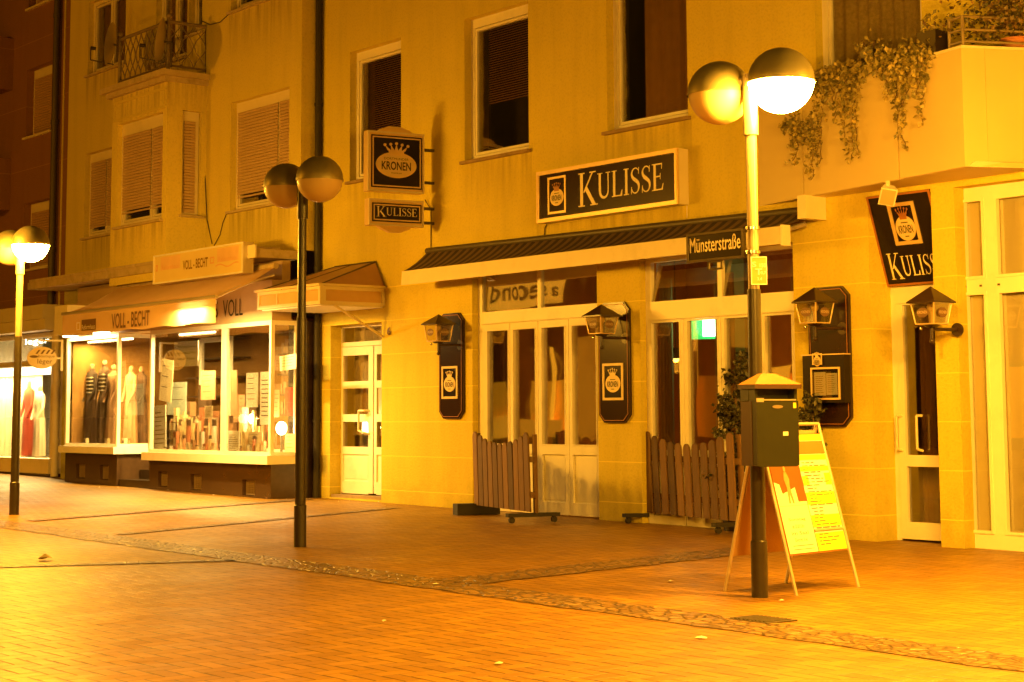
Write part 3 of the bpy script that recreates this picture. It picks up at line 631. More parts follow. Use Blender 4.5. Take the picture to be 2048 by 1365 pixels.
# the bay
XB1 = W(411, 400, YA).x; YB = XP(332, 400, XB1).y; XB0 = W(222, 400, YB).x
zc = W(277, 172, YB).z; zb = W(277, 548, YB).z-.15
bw = wr(234, 324.5, 237, 446, YB)
by = MB(); pierced(by, wallF(YB), XB0, XB1, zb, zc, [bw], .10)
sz1, sz0 = XP(383, 222, XB1).z, XP(383, 431, XB1).z; sy0 = XP(364, 330, XB1).y; sy1 = XP(402, 330, XB1).y
pierced(by, sideF(XB1), YB, YA, zb, zc, [(sy0, sy1, sz0, sz1)], .08); by.quad((XB0, YB, zb), (XB0, YA, zb), (XB0, YA, zc), (XB0, YB, zc))
bay = by.build('bay', 'wallBay', shop)
def bwin(parent, F, o, mull, sh, mt='white', box=.14):
    w_ = window(parent, o, 0, mull=mull, fr=F, shutter=sh, mt='cream', box=box, depth=.09, sillmt='dirty', rmx=-.01, rmd=.07); return w_
bwf = Fr((0, YB, 0), (1, 0, 0), (0, 0, 1), (0, -1, 0)); bwin(shop, bwf, bw, (.68,), .17)
bwin(shop, sideF(XB1), (sy0, sy1, sz0, sz1), (), .0, box=.1)
c = MB(); c.wbox(XB0-.22, XB1+.12, YB-.16, YA-.002, zc+.0, zc+.10); c.wbox(XB0-.12, XB1+.06, YB-.08, YA-.002, zc-.09, zc-.002); c.build('cornice', 'dirty', shop)
tr = MB(wallF(YB)); u0, u1, v0, v1 = bw
for (a, b_, c_, d_) in ((XB0+.05, XB1-.04, zc-.22, zc-.17), (XB0+.09, XB0+.12, v1+.1, zc-.22), (XB1-.12, XB1-.09, v1+.1, zc-.22), (XB0+.5, XB0+.515, v1+.1, zc-.22), (XB0+.05, XB1-.04, v1+.05, v1+.10)): tr.box(a, b_, c_, d_, .003, .018)
tr.build('moulding', 'wallA', shop)
sill_stains('wallA', [(a[0], a[1], a[2]-.03, .8) for a in (aR, aT, aL, aL2)], .6); sill_stains('wallBay', [(u0, u1, v0-.03, .55), (XB0, XB1+.2, zc-.09, .7)], .6)
# ledge slab over the shop
XS0 = W(133, 590, YA).x; YL = XP(55, 576, XS0).y; zL = W(180, 560, YL).z
sl = MB(); sl.wbox(XS0, XE+.02, YL, YA-.002, zL-.02, zL+.11); sl.wbox(XS0+.12, XE-.1, YL-.02, YL+.5, zL+.11, zL+.16); sl.build('ledge', 'dirty', shop)
fl = MB(); fl.wbox(XE-1.1, XE+.04, YL-.03, YL-.003, zL-.03, zL+.17); fl.build('ledge_trim', 'cream', shop)
# shop floor level : fascia, glass boxes, plinth
x130, x235, x297 = S_(131, 800).x, S_(235, 800).x, S_(297, 800).x
zf0 = S_(420, 651).z; zf1 = zL-.04; zsill0 = S_(420, 925).z; zsill1 = S_(420, 908).z
fa = MB(wallF(YS)); fa.box(x130-.05, XE, zf0, zf0+.62, -.35, 0.0); fa.box(x130, XE-.04, zf0+.62, zf1, -.35, -.2)
fascia = fa.build('fascia', mat('tan_fascia', (.46, .33, .18), rough=.6, var=.1, dirt=.2), shop)
t = MB(wallF(YS)); tv0, tv1 = S_(457, 634).z, S_(457, 600).z
txt(t, 'VOLL', S_(447, 617).x, S_(487, 612).x, tv0, tv1, n1=.012); txt(t, 'REFORMHAUS', S_(322, 630).x, S_(437, 617).x, tv0, tv1, n1=.012); t.build('lettering', 'ink', fascia)
zg0, zg1 = S_(184, 882).z, S_(184, 693).z; zt = zf0-.002
YR = YS+.72; YR2 = YS+.50
def glassbox(name, x0, x1, ya, yb, zs0, zs1, ztop, mull, right=True, floor=True):
    f = MB(); p = .055
    f.wbox(x0, x1, ya, ya+.06, zs1, zs1+.05); f.wbox(x0, x1, ya, ya+.06, ztop-.07, ztop)
    for xx in (x0, x1-p): f.wbox(xx, xx+p, ya-.002, ya+.062, zs1+.05, ztop-.07)
    for xx in mull: f.wbox(xx-.07, xx+.07, ya+.001, ya+.058, zs1+.05, ztop-.07)
    f.wbox(x1-.058, x1-.002, ya+.062, yb, zs1, zs1+.05); f.wbox(x1-.058, x1-.002, ya+.062, yb, ztop-.07, ztop); f.wbox(x1-.056, x1-.004, yb-.06, yb-.002, zs1+.05, ztop-.07)
    fo = f.build(name, 'white', shop)
    MB().wbox(x0+p, x1-p, ya+.03, ya+.034, zs1+.05, ztop-.07).build('pane', 'glass', fo); MB().wbox(x1-.034, x1-.03, ya+.064, yb-.06, zs1+.05, ztop-.07).build('pane', 'glass', fo)
    s = MB(); s.wbox(x0-.08, x1+.06, ya-.09, yb+.02, zs0, zs1-.002); s.build('sill', 'white', fo)
    fl = MB(); fl.wbox(x0+.02, x1-.06, ya+.07, YS+2.6, zs1-.04, zs1+.004); fl.build('display_floor', 'cream', fo)
    return fo
zA0 = S_(184, 907).z; zA1 = S_(184, 893).z
glassbox('display_window', x130, x235, YS, YR, zA0, zA1, zt, [])
glassbox('display_window', x297+.02, XE-.01, YS, YR2, zsill0, zsill1, zt, [S_(446, 780).x])
# plinths with cellar vents
def plinth(x0, x1, ztop, vents, ydeep):
    F = wallF(YS+.02); b = MB(); hs = []
    for px0, px1, t_, b_ in vents: hs.append((W(px0, 950, YS+.02).x, W(px1, 950, YS+.02).x, W((px0+px1)/2, b_, YS+.02).z, W((px0+px1)/2, t_, YS+.02).z))
    pierced(b, F, x0, x1, -.4, ztop, hs, .12); b.quad((x1, YS+.02, -.4), (x1, ydeep, -.4), (x1, ydeep, ztop), (x1, YS+.02, ztop)); b.quad((x0, YS+.02, -.4), (x0, ydeep, -.4), (x0, ydeep, ztop), (x0, YS+.02, ztop))
    o = b.build('plinth', 'plinth', shop)
    for h in hs:
        g_ = MB(F); g_.frame(h[0]+.01, h[1]-.01, h[2]+.01, h[3]-.01, .018, -.09, -.06); n = 9
        for i in range(1, n): g_.box(h[0]+.02, h[1]-.02, h[2]+(h[3]-h[2])*i/n-.005, h[2]+(h[3]-h[2])*i/n+.006, -.088, -.072)
        for i in range(1, 7): g_.box(h[0]+(h[1]-h[0])*i/7-.004, h[0]+(h[1]-h[0])*i/7+.004, h[2]+.02, h[3]-.02, -.086, -.065)
        g_.build('cellar_vent', 'cellar', o); MB(F).box(h[0]-.1, h[1]+.1, h[2]-.1, h[3]+.1, -.2, -.14).build('cellar_backing', 'dark', o)
plinth(x130, x235-.02, zA0-.003, [(152, 170, 928, 957), (199, 217, 931, 960)], YS+2)
plinth(x297+.03, XE-.02, zsill0-.003, [(316, 335, 944, 974), (381, 403, 949, 981), (485, 510, 960, 992)], YR2-.0)
st = MB(); gz = GZ(-29)
st.wbox(x235, x297, YS+.05, YS+2.4, gz-.2, gz+.12); st.wbox(x235+.0, x297, YS+.45, YS+2.4, gz+.12, gz+.28); st.wbox(XE-.9, XE-.03, YR2+.0, YS+.8, gz-.2, gz+.16); st.build('entrance_step', 'black_stone', shop)
bs = MB(); bs.wbox(XE-.35, XE-.012, YR2+.02, YW+.2, -.4, zf0-.003)
for z_ in (GZ(-24)+.35, GZ(-24)+1.45): bs.wbox(XE-.012, XE-.006, YR2+.02, YW-.04, z_, z_+.012)
bs.build('stone_pier', 'black_stone', shop)
dr = MB(wallF(YS+1.6)); dr.frame(x235+.02, x297-.02, gz+.28, zt-.05, .09, -.05, 0); dr.build('shop_door', 'white', shop)
# shop room
rm = MB(); ya, yb = YS+2.7, YS+.02; rx0, rx1 = x130+.02, XE-.37
rm.quad((rx0, ya, gz), (rx1, ya, gz), (rx1, ya, zt+.1), (rx0, ya, zt+.1)); rm.quad((rx0, yb+.36, zt+.04), (rx1, yb+.36, zt+.04), (rx1, ya, zt+.04), (rx0, ya, zt+.04)); rm.quad((rx0, yb+.1, gz), (rx0, ya, gz), (rx0, ya, zt+.1), (rx0, yb+.1, zt+.1)); rm.quad((rx1, YR2+.1, gz), (rx1, ya, gz), (rx1, ya, zt+.1), (rx1, YR2+.1, zt+.1))
rm.build('shop_room', 'room', shop)
sh = MB()   # wall shelving at the back of the shop
for k in range(7):
    for seg in ((rx0+.2, x235), (x297+.3, rx1-.15)): sh.wbox(seg[0], seg[1], ya-.32, ya-.01, gz+.5+k*.36, gz+.53+k*.36)
sh.build('shelf', 'wood', shop)
jars = MB()
for k in range(7):
    x = x297+.35
    while x < rx1-.25:
        w_ = random.uniform(.05, .13); h_ = random.uniform(.1, .26); jars.wbox(x, x+w_, ya-.28, ya-.12, gz+.532+k*.36, gz+.532+k*.36+h_); x += w_+random.uniform(.01, .06)
tag(jars.build('shelf_stock', mat('stock_packets', (.30, .19, .10), var=.6, vs=14), None), 'rows of small dark packets on the shelves at the back of the shop', 'packets', kind='stuff')

# awning of the shop (canvas lets light through)
def canvas(name, col, stripes=None, thru=.4):
    m = mat(name, col, rough=.9, var=.14, vs=3, dirt=.25); n = m.node_tree.nodes; l = m.node_tree.links; b = n['Principled BSDF']; q_ = N(m)
    if stripes:
        tc = n.new('ShaderNodeTexCoord'); sp = n.new('ShaderNodeSeparateXYZ'); l.new(tc.outputs['Object'], sp.inputs[0])
        f = q_.op('LESS_THAN', q_.op('FLOORED_MODULO', sp.outputs[0], .17), .085); c_ = q_.mix(f, col, stripes); l.new(c_, b.inputs['Base Color'])
    t_ = n.new('ShaderNodeBsdfTranslucent'); t_.inputs[0].default_value = (*col, 1); mx = n.new('ShaderNodeMixShader'); mx.inputs[0].default_value = thru
    l.new(b.outputs[0], mx.inputs[1]); l.new(t_.outputs[0], mx.inputs[2]); l.new(mx.outputs[0], n['Material Output'].inputs[0]); return m
M['awnA'] = canvas('orange_canvas', (.68, .46, .19)); M['awnB'] = canvas('striped_canvas', (.03, .02, .014), (.14, .085, .045), .08)
zbk = W(548, 536, YS).z; XR_ = W(552, 536, YS-.05).x; YF = XP(432, 594, XR_).y; zfr = XP(432, 594, XR_).z; XLf = W(126, 636, YF).x
aw = empty('shop_awning', (XLf, YS, zbk), 'orange canvas shop awning with a lettered valance, its right end glowing', 'awning')
cv = MB(); k = 16; vs = []
for i in range(k+1):
    for j in range(9):
        x = XLf+(XR_-XLf)*i/k; t_ = j/8; vs.append((x, YS-.06+(YF-YS+.06)*t_, zbk+(zfr-zbk)*t_-.05*math.sin(math.pi*t_)+.006*math.sin(i*1.7)))
cv.add(vs, [(i*9+j, (i+1)*9+j, (i+1)*9+j+1, i*9+j+1) for i in range(k) for j in range(8)], True); cv.build('canvas', 'awnA', aw)
vz = [W(126, 672, YF).z, W(430, 645, YF).z]; v0 = sum(vz)/2
va = MB(); vs = []; k = 60
for i in range(k+1):
    x = XLf+(XR_-XLf)*i/k; yy = YF-.012*math.sin(i*.9)-.006*math.sin(i*2.3); vs += [(x, yy-.01, v0+.012*math.sin(i*.5)), (x, YF-.005, zfr-.02)]
va.add(vs, [(2*i, 2*i+2, 2*i+3, 2*i+1) for i in range(k)], True); vo = va.build('valance', 'awnA', aw)
tf = wallF(YF-.035); lt = MB(tf); Vv = lambda px, py: W(px, py, YF-.035)
txt(lt, 'VOLL - BECHT', Vv(223, 640).x, Vv(299, 640).x, Vv(260, 655).z, Vv(260, 624).z, n1=.0, bold=.015); lt.build('lettering', 'ink_soft', vo)
lt = MB(tf); lt.box(Vv(163, 650).x, Vv(191, 650).x, Vv(177, 661).z, Vv(177, 639).z, -.004, -.001); lt.build('printed_patch', 'ink_soft', vo)
lt = MB(tf); txt(lt, 'Reformhaus', Vv(164, 650).x, Vv(190, 650).x, Vv(177, 659).z, Vv(177, 649).z, n1=.002); lt.frame(Vv(153, 650).x, Vv(160, 650).x, Vv(156, 661).z, Vv(156, 645).z, .02, -.002, .001); lt.build('lettering', 'letter', vo)
fb = MB(); fb.cyl((XLf-.02, YF+.0, zfr), (XR_+.02, YF+.0, zfr), .03); fb.build('front_bar', 'alu', aw)
ar = MB(); ar.tube([(XR_-.05, YS-.05, zbk-.12), (XR_-.22, YS*.55+YF*.45, zbk*.6+zfr*.4-.08), (XR_-.08, YF+.05, zfr+.0)], .022); ar.build('folding_arm', 'alu', aw)
ar = MB(); ar.tube([(XLf+.3, YS-.05, zbk-.35), (XLf+.6, (YF+YS)/2, zfr-.02), (XLf+.2, YF+.05, zfr-.01)], .025); ar.build('folding_arm', 'alu', aw)
rl = MB(); rl.cyl((XLf, YS-.05, zbk+.02), (XR_, YS-.05, zbk+.02), .05); rl.build('roller', 'dirty', aw)
# end board of the awning at the left, pale box
# lit tubes over the display windows
def tube_lamp(x0, x1, y, z, s, label, power):
    t_ = empty('fluorescent_lamp', ((x0+x1)/2, y, z), label, 'lamp', None)
    MB().wbox(x0, x1, y-.03, y+.05, z+.02, z+.07).build('housing', 'white', t_)
    MB().cyl((x0+.03, y, z), (x1-.03, y, z), .018).build('tube', emit('lit_tube', (1, .80, .42), s), t_)
    L = bpy.data.lights.new('tube_light', 'AREA'); L.shape = 'RECTANGLE'; L.size = x1-x0; L.size_y = .08; L.energy = power; L.color = (1, .64, .17)
    lo = bpy.data.objects.new('tube_light', L); lo.parent = t_; lo.location = (0, 0, -.03); C.objects.link(lo); return t_
tube_lamp(x130+.1, x235-.1, YS-.12, zt+.02, 26, 'lit tube lamp above the left display window', 40)
tube_lamp(XR_-1.15, XR_-.30, YF+.13, zfr-.10, 30, 'lit tube lamp tucked behind the glowing right end of the awning valance', 300)
tube_lamp(x130+.15, x235-.12, YS+.35, zt-.08, 10, 'tube lamp inside the left display window over the clothes', 420)
tube_lamp(x297+.4, x297+1.7, YS+.35, zt-.08, 8, 'tube lamp inside the right display window over the posters', 620)

# box sign VOLL-BECHT
YV = YL-.10; V = lambda px, py: W(px, py, YV); vx0, vx1 = V(308, 540).x, V(487, 517).x; vz0 = V(398, 558).z; vz1 = V(398, 498).z; dpt = XP(507, 517, vx1).y-YV
vb = empty('box_sign', ((vx0+vx1)/2, YV, vz0), 'long pale box sign reading VOLL-BECHT above the shop awning', 'sign')
F = wallF(YV); MB(F).box(vx0, vx1, vz0, vz1, -dpt, 0).build('case', 'alu', vb); b = MB(F); b.box(vx0+.03, vx1-.03, vz0+.03, vz1-.03, .002, .006); face = b.build('face', mat('faded_yellow_face', (.74, .60, .28), rough=.35, var=.06, vs=2), vb)
b = MB(F); b.frame(vx0, vx1, vz0, vz1, .028, .001, .02); b.build('edge', 'white', vb)
L_ = lambda px: V(px, 530).x
t = MB(F); txt(t, 'VOLL - BECHT', L_(366.6), L_(416.5), vz0+(vz1-vz0)*.36, vz0+(vz1-vz0)*.68, n1=.009, bold=.02); t.build('lettering', mat('faded_brown_ink', (.22, .11, .03), rough=.5), vb)
M['faded_pink'] = mat('faded_pink', (.74, .50, .30), rough=.4)
for a, b_ in ((322, 361), (435, 478)): MB(F).box(L_(a), L_(b_), vz0+(vz1-vz0)*.45, vz1-.05, .0065, .0085).build('printed_patch', 'faded_pink', vb)
t = MB(F)
for a, b_ in ((325, 358), (438, 474)): txt(t, 'Reformhaus', L_(a), L_(b_), vz0+(vz1-vz0)*.46, vz0+(vz1-vz0)*.62, n1=.0095)
for a in (421, 312.5): t.frame(L_(a), L_(a+8 if a > 400 else a+4), vz0+(vz1-vz0)*.44, vz0+(vz1-vz0)*.66, .02, .007, .0098)
pts = [(L_(432)+(L_(478)-L_(432))*i/16, vz0+(vz1-vz0)*(.33+.05*math.sin(i*.55))) for i in range(17)]
for r_ in ribbon(pts, [.02]*17): t.add([F.p(a, b_, .009) for a, b_ in r_], [(0, 1, 2, 3)])
t.build('faded_lettering', 'fadedorange', vb)

# railing on the bay roof
zr0 = zc+.12; zr1 = XP(341, 45, XB1).z
ry = YB+.02; rxl = W(240, 110, ry).x; rxr = XB1-.04
zr1 = W(341, 42, ry).z
rl = empty('balcony_railing', ((rxl+rxr)/2, ry, zc+.1), 'ornamental iron railing on top of the bay window', 'railing')
b = MB(); b.cyl((rxl, ry, zr1), (rxr, ry, zr1), .03); b.cyl((rxr, ry, zr1), (rxr, YA-.02, zr1), .03); b.cyl((rxl, ry, zr0+.08), (rxr, ry, zr0+.08), .018); b.cyl((rxr, ry, zr0+.08), (rxr, YA-.02, zr0+.08), .018); b.build('rail', 'rail', rl)
b = MB(); n = 9
for i in range(n):
    xa, xb = rxl+(rxr-rxl)*i/n, rxl+(rxr-rxl)*(i+1)/n
    for ph in (1, -1):
        pts = [(xa+(xb-xa)*(.5+ph*.48*math.cos(math.pi*2*t_/10)), ry+.004*ph, zr0+.08+(zr1-zr0-.08)*t_/10) for t_ in range(11)]; b.tube(pts, .011, 5)
b.build('ironwork', 'rail', rl)
b = MB(); n = 3
for i in range(n):
    ya_, yb_ = ry+(YA-ry)*i/n, ry+(YA-ry)*(i+1)/n
    for ph in (1, -1): b.tube([(rxr+.004*ph, ya_+(yb_-ya_)*(.5+ph*.48*math.cos(math.pi*2*t_/8)), zr0+.08+(zr1-zr0-.08)*t_/8) for t_ in range(9)], .009, 5)
b.build('side_ironwork', 'rail', rl)
for x in (rxl, rxr):
    b = MB(); b.cyl((x, ry, zc+.1), (x, ry, zr1+.06), .035, .03); b.sph((x, ry, zr1+.10), .05, seg=12, rings=8); b.build('post', 'rail', rl)
# satellite dishes
def dish(c, lab):
    d = empty('satellite_dish', c, lab, 'satellite dish'); c = Vector(c)
    ax = Vector((-.60, -.78, .15)).normalized(); x = ax.orthogonal().normalized(); y = ax.cross(x); vs = []; fs = []; R = .40
    for i in range(7):
        for j in range(28):
            r = R*i/6; a = j*2*math.pi/28; vs.append(c+x*math.cos(a)*r+y*math.sin(a)*r+ax*(r*r*.45))
    for i in range(6):
        for j in range(28): fs.append((i*28+j, i*28+(j+1) % 28, (i+1)*28+(j+1) % 28, (i+1)*28+j))
    MB().add(vs, fs, True).build('reflector', 'alu', d)
    f = c+ax*.42+Vector((0, 0, -.12)); MB().tube([c+Vector((0, 0, -.36)), f+Vector((0, 0, -.22)), f], .012).build('feed_arm', 'iron', d)
    MB().cyl(f, f-ax*.09, .035, .03).build('receiver', 'ink', d); MB().tube([c, c-ax*.12, c-ax*.12+Vector((0, 0, -.42))], .02).build('mount', 'iron', d)
p_ = W(228, 90, YB-.0); dish(p_, 'satellite dish left of the ornamental railing, seen edge on'); p_ = W(329, 84, YB-.08); dish(p_, 'satellite dish fixed in front of the ornamental railing, by its right post')

# a cable down the shop house and a dark pipe at the joint of the houses
b = MB(); b.tube([W(405, 43, YA-.01), W(420, 50, YA-.01), W(440, 45, YA-.01), W(462, 25, YA-.01)], .008, 5)
tag(b.build('cable', 'iron'), 'thin cable slung from the railing to the window above', 'cable')
b = MB(); b.tube([W(411, 60, YA-.012), W(411, 200, YA-.012), W(409, 330, YA-.012), W(414, 440, YA-.012), W(424, 488, YA-.012)], .009, 5)
tag(b.build('cable', 'iron'), 'thin dark cable hanging down the wall beside the bay window', 'cable')
b = MB(); b.tube([W(455, 424, YA-.012), W(446, 445, YA-.012), W(440, 470, YA-.012), W(428, 492, YA-.012)], .008, 5)
tag(b.build('cable', 'iron'), 'thin cable running from the wide shuttered window sill to the box sign', 'cable')
px = XL-.0; b = MB(); b.cyl((px+.01, YW-.07, GZ(-23)), (px+.01, YW-.07, ZT), .055)
for z_ in (1.2, 3.6, 6.2, 8.6): b.cyl((px+.01, YW-.07, z_), (px+.01, YW-.07, z_+.05), .066)
tag(b.build('downpipe', 'rubber'), 'dark downpipe between the shop house and the tavern house', 'downpipe')

# ------------------------------------------------------------------ building C : brown clad house at the far left
YC = YW-.12; clad = empty('clad_house', (-40, YC, GZ(-40)), 'dark brown clad house with the lit boutique at street level', 'building')
XC1 = W(131, 500, YC).x; XC0 = XC1-16
Cc = lambda a, b_, t_, c_: wr(a, b_, t_, c_, YC)
c1 = Cc(53, 103, 132, 268); dzc = None; c2 = Cc(49, 99, 402, 536); c0 = Cc(57, 106, -150, 8); c2 = (c1[0], c1[1], c2[2], c2[3]); c0 = (c1[0], c1[1], c0[2], c0[2]+c1[3]-c1[2])
sp = 2.9; c3 = (c1[0]-sp, c1[1]-sp, c1[2], c1[3]); c4 = (c1[0]-sp, c1[1]-sp, c2[2], c2[3])
zC0 = W(60, 655, YC).z
b = MB(); pierced(b, wallF(YC), XC0, XC1, zC0, 14, [c0, c1, c2, c3, c4], .2); b.quad((XC0, YC, 14), (XC1, YC, 14), (XC1, YC+6, 14), (XC0, YC+6, 14)); b.quad((XC1, YC, -.5), (XC1, YC+6, -.5), (XC1, YC+6, 14), (XC1, YC, 14)); b.quad((XC0, YC, -.5), (XC0, YC+6, -.5), (XC0, YC+6, 14), (XC0, YC, 14))
b.build('wall', 'wallC', clad)
for o in (c0, c1, c2, c3, c4): window(clad, o, YC, shutter=.02, shut_mt='shutterC', mt='cream', sillmt='cream', depth=.16, box=.12)
b = MB(wallF(YC)); b.box(XC1-.25, XC1-.2, zC0, 14, .003, .02); b.build('joint_strip', 'wallA', clad)
for (pr, t_, b_) in ((28, 27, 135), (22, 283, 392)):
    Y_ = YC-1.0; x1 = W(pr, (t_+b_)/2, YC).x; z1, z0 = W(pr-5, t_, Y_).z, W(pr-5, b_, Y_).z
    MB().wbox(x1-3.2, x1, Y_, YC-.004, z0, z1).build('balcony', 'wallC', clad)
fb = MB(wallF(YC)); za, zm, zb_ = W(60, 614, YC-.3).z, W(60, 642, YC-.3).z, W(60, 664, YC-.3).z
fb.box(XC0, XC1+.0, zm, za, -.1, .45); fb.box(XC0, XC1+.0, zb_, zm-.002, -.1, .40); fb.build('canopy_fascia', 'cream', clad)
YD = YC-.06; D_ = lambda px, py: W(px, py, YD); bx1 = D_(104, 830).x; bx0 = bx1-6; g0, g1 = D_(60, 917).z, D_(60, 668).z
f = MB(wallF(YD)); f.box(bx1-.09, bx1, g0, g1, -.06, 0); f.box(bx0, bx1, D_(60, 946).z, g0, -.4, .05); f.box(bx0, bx1-.09, g1-.1, g1, -.06, 0); f.box(bx0, bx1-.09, D_(60, 733).z, D_(60, 722).z, -.06, 0); f.box(D_(8, 830).x-1.2, D_(8, 830).x-1.1, g0, g1-.1, -.055, -.005)
fo = f.build('display_window', 'cream', clad); MB(wallF(YD)).box(bx0, bx1-.09, g0, g1-.1, -.035, -.03).build('pane', 'glass', fo)
b = MB(wallF(YD)); b.box(bx0, bx1+.0, -.3, D_(60, 946).z-.003, -.4, -.05); b.build('plinth', 'plinth', clad)
rm = MB(); y2 = YD+1.3; rm.quad((bx0, y2, g0-.2), (bx1+.5, y2, g0-.2), (bx1+.5, y2, g1), (bx0, y2, g1)); rm.quad((bx1-.02, YD+.06, g0-.2), (bx1+.5, y2, g0-.2), (bx1+.5, y2, g1), (bx1-.02, YD+.06, g1)); rm.quad((bx0, YD+.06, g0-.02), (bx1, YD+.06, g0-.02), (bx1+.4, y2, g0-.02), (bx0, y2, g0-.02)); rm.quad((bx0, YD+.06, g1-.02), (bx1, YD+.06, g1-.02), (bx1+.4, y2, g1-.02), (bx0, y2, g1-.02))
rm.build('display_room', mat('white_room', (.72, .66, .52), rough=.8), clad)
cu = MB(); curtain(cu, wallF(YD), bx0+.2, D_(36, 800).x, g0, g1, -.5, .04, 16, 120); cu.build('curtain', 'net', clad)
tl = empty('strip_lamp', (bx1-1.6, YD+.12, D_(60, 740).z), 'white glowing light strip along the top of the boutique window', 'lamp'); MB().wbox(bx1-5, bx1-.12, YD+.10, YD+.16, D_(60, 750).z, D_(60, 734).z).build('diffuser', emit('lit_strip', (1, .86, .55), 9), tl)
L = bpy.data.lights.new('strip_light', 'AREA'); L.shape = 'RECTANGLE'; L.size = 4; L.size_y = .1; L.energy = 900; L.color = (1, .68, .24); lo = bpy.data.objects.new('strip_light', L); lo.parent = tl; lo.location = (-.6, .12, -.1); C.objects.link(lo)
ns = MB(wallF(YD+.05)); txt(ns, 'leger', D_(46, 684).x, D_(93, 684).x, D_(70, 692).z, D_(70, 676).z, n1=.0); ns2 = ns.build('glowing_letters', emit('lit_letters', (1, .88, .6), 14)); tag(ns2, 'small glowing white lettering high in the boutique window', 'letters')
# cream downpipe and the dark one above
px = W(111, 830, YC-.16); b = MB(); b.cyl((px.x, px.y, GZ(-36)), (px.x, px.y, zb_), .075, k=18)
for z_ in (.8, 1.9): b.cyl((px.x, px.y, z_), (px.x, px.y, z_+.08), .09, k=18)
tag(b.build('downpipe', 'cream'), 'cream downpipe standing beside the boutique window', 'downpipe')
px = W(108, 300, YC-.1); b = MB(); b.cyl((px.x, px.y, za), (px.x, px.y, 14), .065, k=16)
for z_ in (4.6, 7.2, 9.4): b.cyl((px.x, px.y, z_), (px.x, px.y, z_+.08), .08, k=16)
tag(b.build('downpipe', 'iron'), 'dark downpipe on the brown clad house, running up past its shuttered windows', 'downpipe')

# ------------------------------------------------------------------ the houses opposite, seen only as reflections in the glass
YO = -16; opp = empty('opposite_house', (-30, YO, 0), 'plain house across the street seen mirrored in the glass', 'building')
b = MB(); F = Fr((0, YO, 0), (-1, 0, 0), (0, 0, 1), (0, 1, 0)); oh = []
for i in range(12):
    for z_ in (3.9, 6.9, 9.6): oh.append((8+i*4.6, 9.6+i*4.6, z_, z_+1.5))
    oh.append((7.4+i*4.6, 10.6+i*4.6, .5, 2.7))
pierced(b, F, 0, 64, -1, 12.5, oh, .2); b.build('wall', mat('dark_render', (.05, .03, .012), rough=.9), opp)
for k, o in enumerate(oh):
    lit = (k % 4 == 3 and k % 3 != 0)
    mb = MB(F); mb.quad(F.p(o[0], o[2], -.19), F.p(o[1], o[2], -.19), F.p(o[1], o[3], -.19), F.p(o[0], o[3], -.19)); mb.build('window', emit('lit_shop_window', (1, .42, .01), .15+.15*(k % 5)) if lit else 'dark', opp)

_mp = 2*(YW+.10)-YO   # where that house appears to stand, mirrored in the door glass
a = W(985, 585, _mp); b_ = W(1137, 585, _mp); c_ = W(1060, 615, _mp).z; e_ = W(1060, 556, _mp).z
bn = empty('banner_sign', ((a.x+b_.x)/2, YO+.3, c_), 'pale lit shop sign across the street, mirrored in the fanlight of the left glass doors', 'sign')
F2 = Fr((0, YO+.3, 0), (-1, 0, 0), (0, 0, 1), (0, 1, 0)); MB(F2).box(-b_.x, -a.x, c_, e_, -.1, 0).build('face', emit('lit_banner', (1, .42, .02), 1.3), bn)
t = MB(F2); txt(t, 'a second', -b_.x+.25, -a.x-.25, c_+.3, e_-.2, n1=.01, bold=.02); t.build('lettering', 'ink', bn)
for i, (pa, pb, ta, tb_, s_) in enumerate(((1098, 1104, 690, 850, 2.0), (1152, 1190, 670, 885, .5), (985, 1015, 830, 880, .9), (1040, 1130, 840, 880, .7), (1386, 1392, 660, 880, 1.5), (1460, 1500, 640, 700, .8), (1545, 1590, 730, 840, 2.2))):
    x0_, x1_ = W(pa, (ta+tb_)/2, _mp).x, W(pb, (ta+tb_)/2, _mp).x; z0_, z1_ = W((pa+pb)/2, tb_, _mp).z, W((pa+pb)/2, ta, _mp).z
    MB(F2).box(-x1_, -x0_, z0_, z1_, -.28, -.22+.002*i).build('window', emit('far_window_glow', (1, .42, .015), s_), opp)
zq = W(120, 670, YF+.12).z; MB(wallF(YF+.14)).box(W(109, 640, YF+.14).x, W(134, 640, YF+.14).x, zq, W(120, 612, YF+.14).z, -.5, 0).build('fascia_end', 'cream', shop)
def FP(fr, px, py):   # where a sightline meets a frame's plane, in the frame's own coordinates
    r = ray(px, py); t = (fr.o-CAM).dot(fr.n)/r.dot(fr.n); q_ = CAM+r*t-fr.o; return q_.dot(fr.u), q_.dot(fr.v)

# ------------------------------------------------------------------ striped awning of the tavern
xl = W(860, 503, YW).x; pL = XP(802, 557, xl); Yf = pL.y; xr_b = W(1562, 470, Yf).x; pR = W(1562, 470, Yf); xr = W(1636, 420, YW).x
zk0 = W(860, 503, YW).z; zk1 = W(1600, 424, YW).z; zk = (zk0+zk1)/2
aw = empty('tavern_awning', ((xl+xr)/2, YW, zk), 'dark striped awning with a long cream front bar over the tavern doors', 'awning')
def fz(x): return pL.z+(pR.z-pL.z)*(x-xl)/(xr_b-xl)
def bkz(x): return zk0+(zk1-zk0)*(x-xl)/(xr-xl)
cv = MB(); vs = []; k = 40
for i in range(k+1):
    x = xl+(xr_b-xl)*i/k
    for j in range(5): t_ = j/4; vs.append((x+(xr-xr_b)*(i/k)*(1-t_), YW-.03+(Yf-YW+.06)*t_, (bkz(x)*(1-t_)+(fz(x)+.10)*t_)-.03*math.sin(math.pi*t_)))
cv.add(vs, [(i*5+j, (i+1)*5+j, (i+1)*5+j+1, i*5+j+1) for i in range(k) for j in range(4)], True); cv.build('canvas', 'awnB', aw)
b = MB(); hb = .10
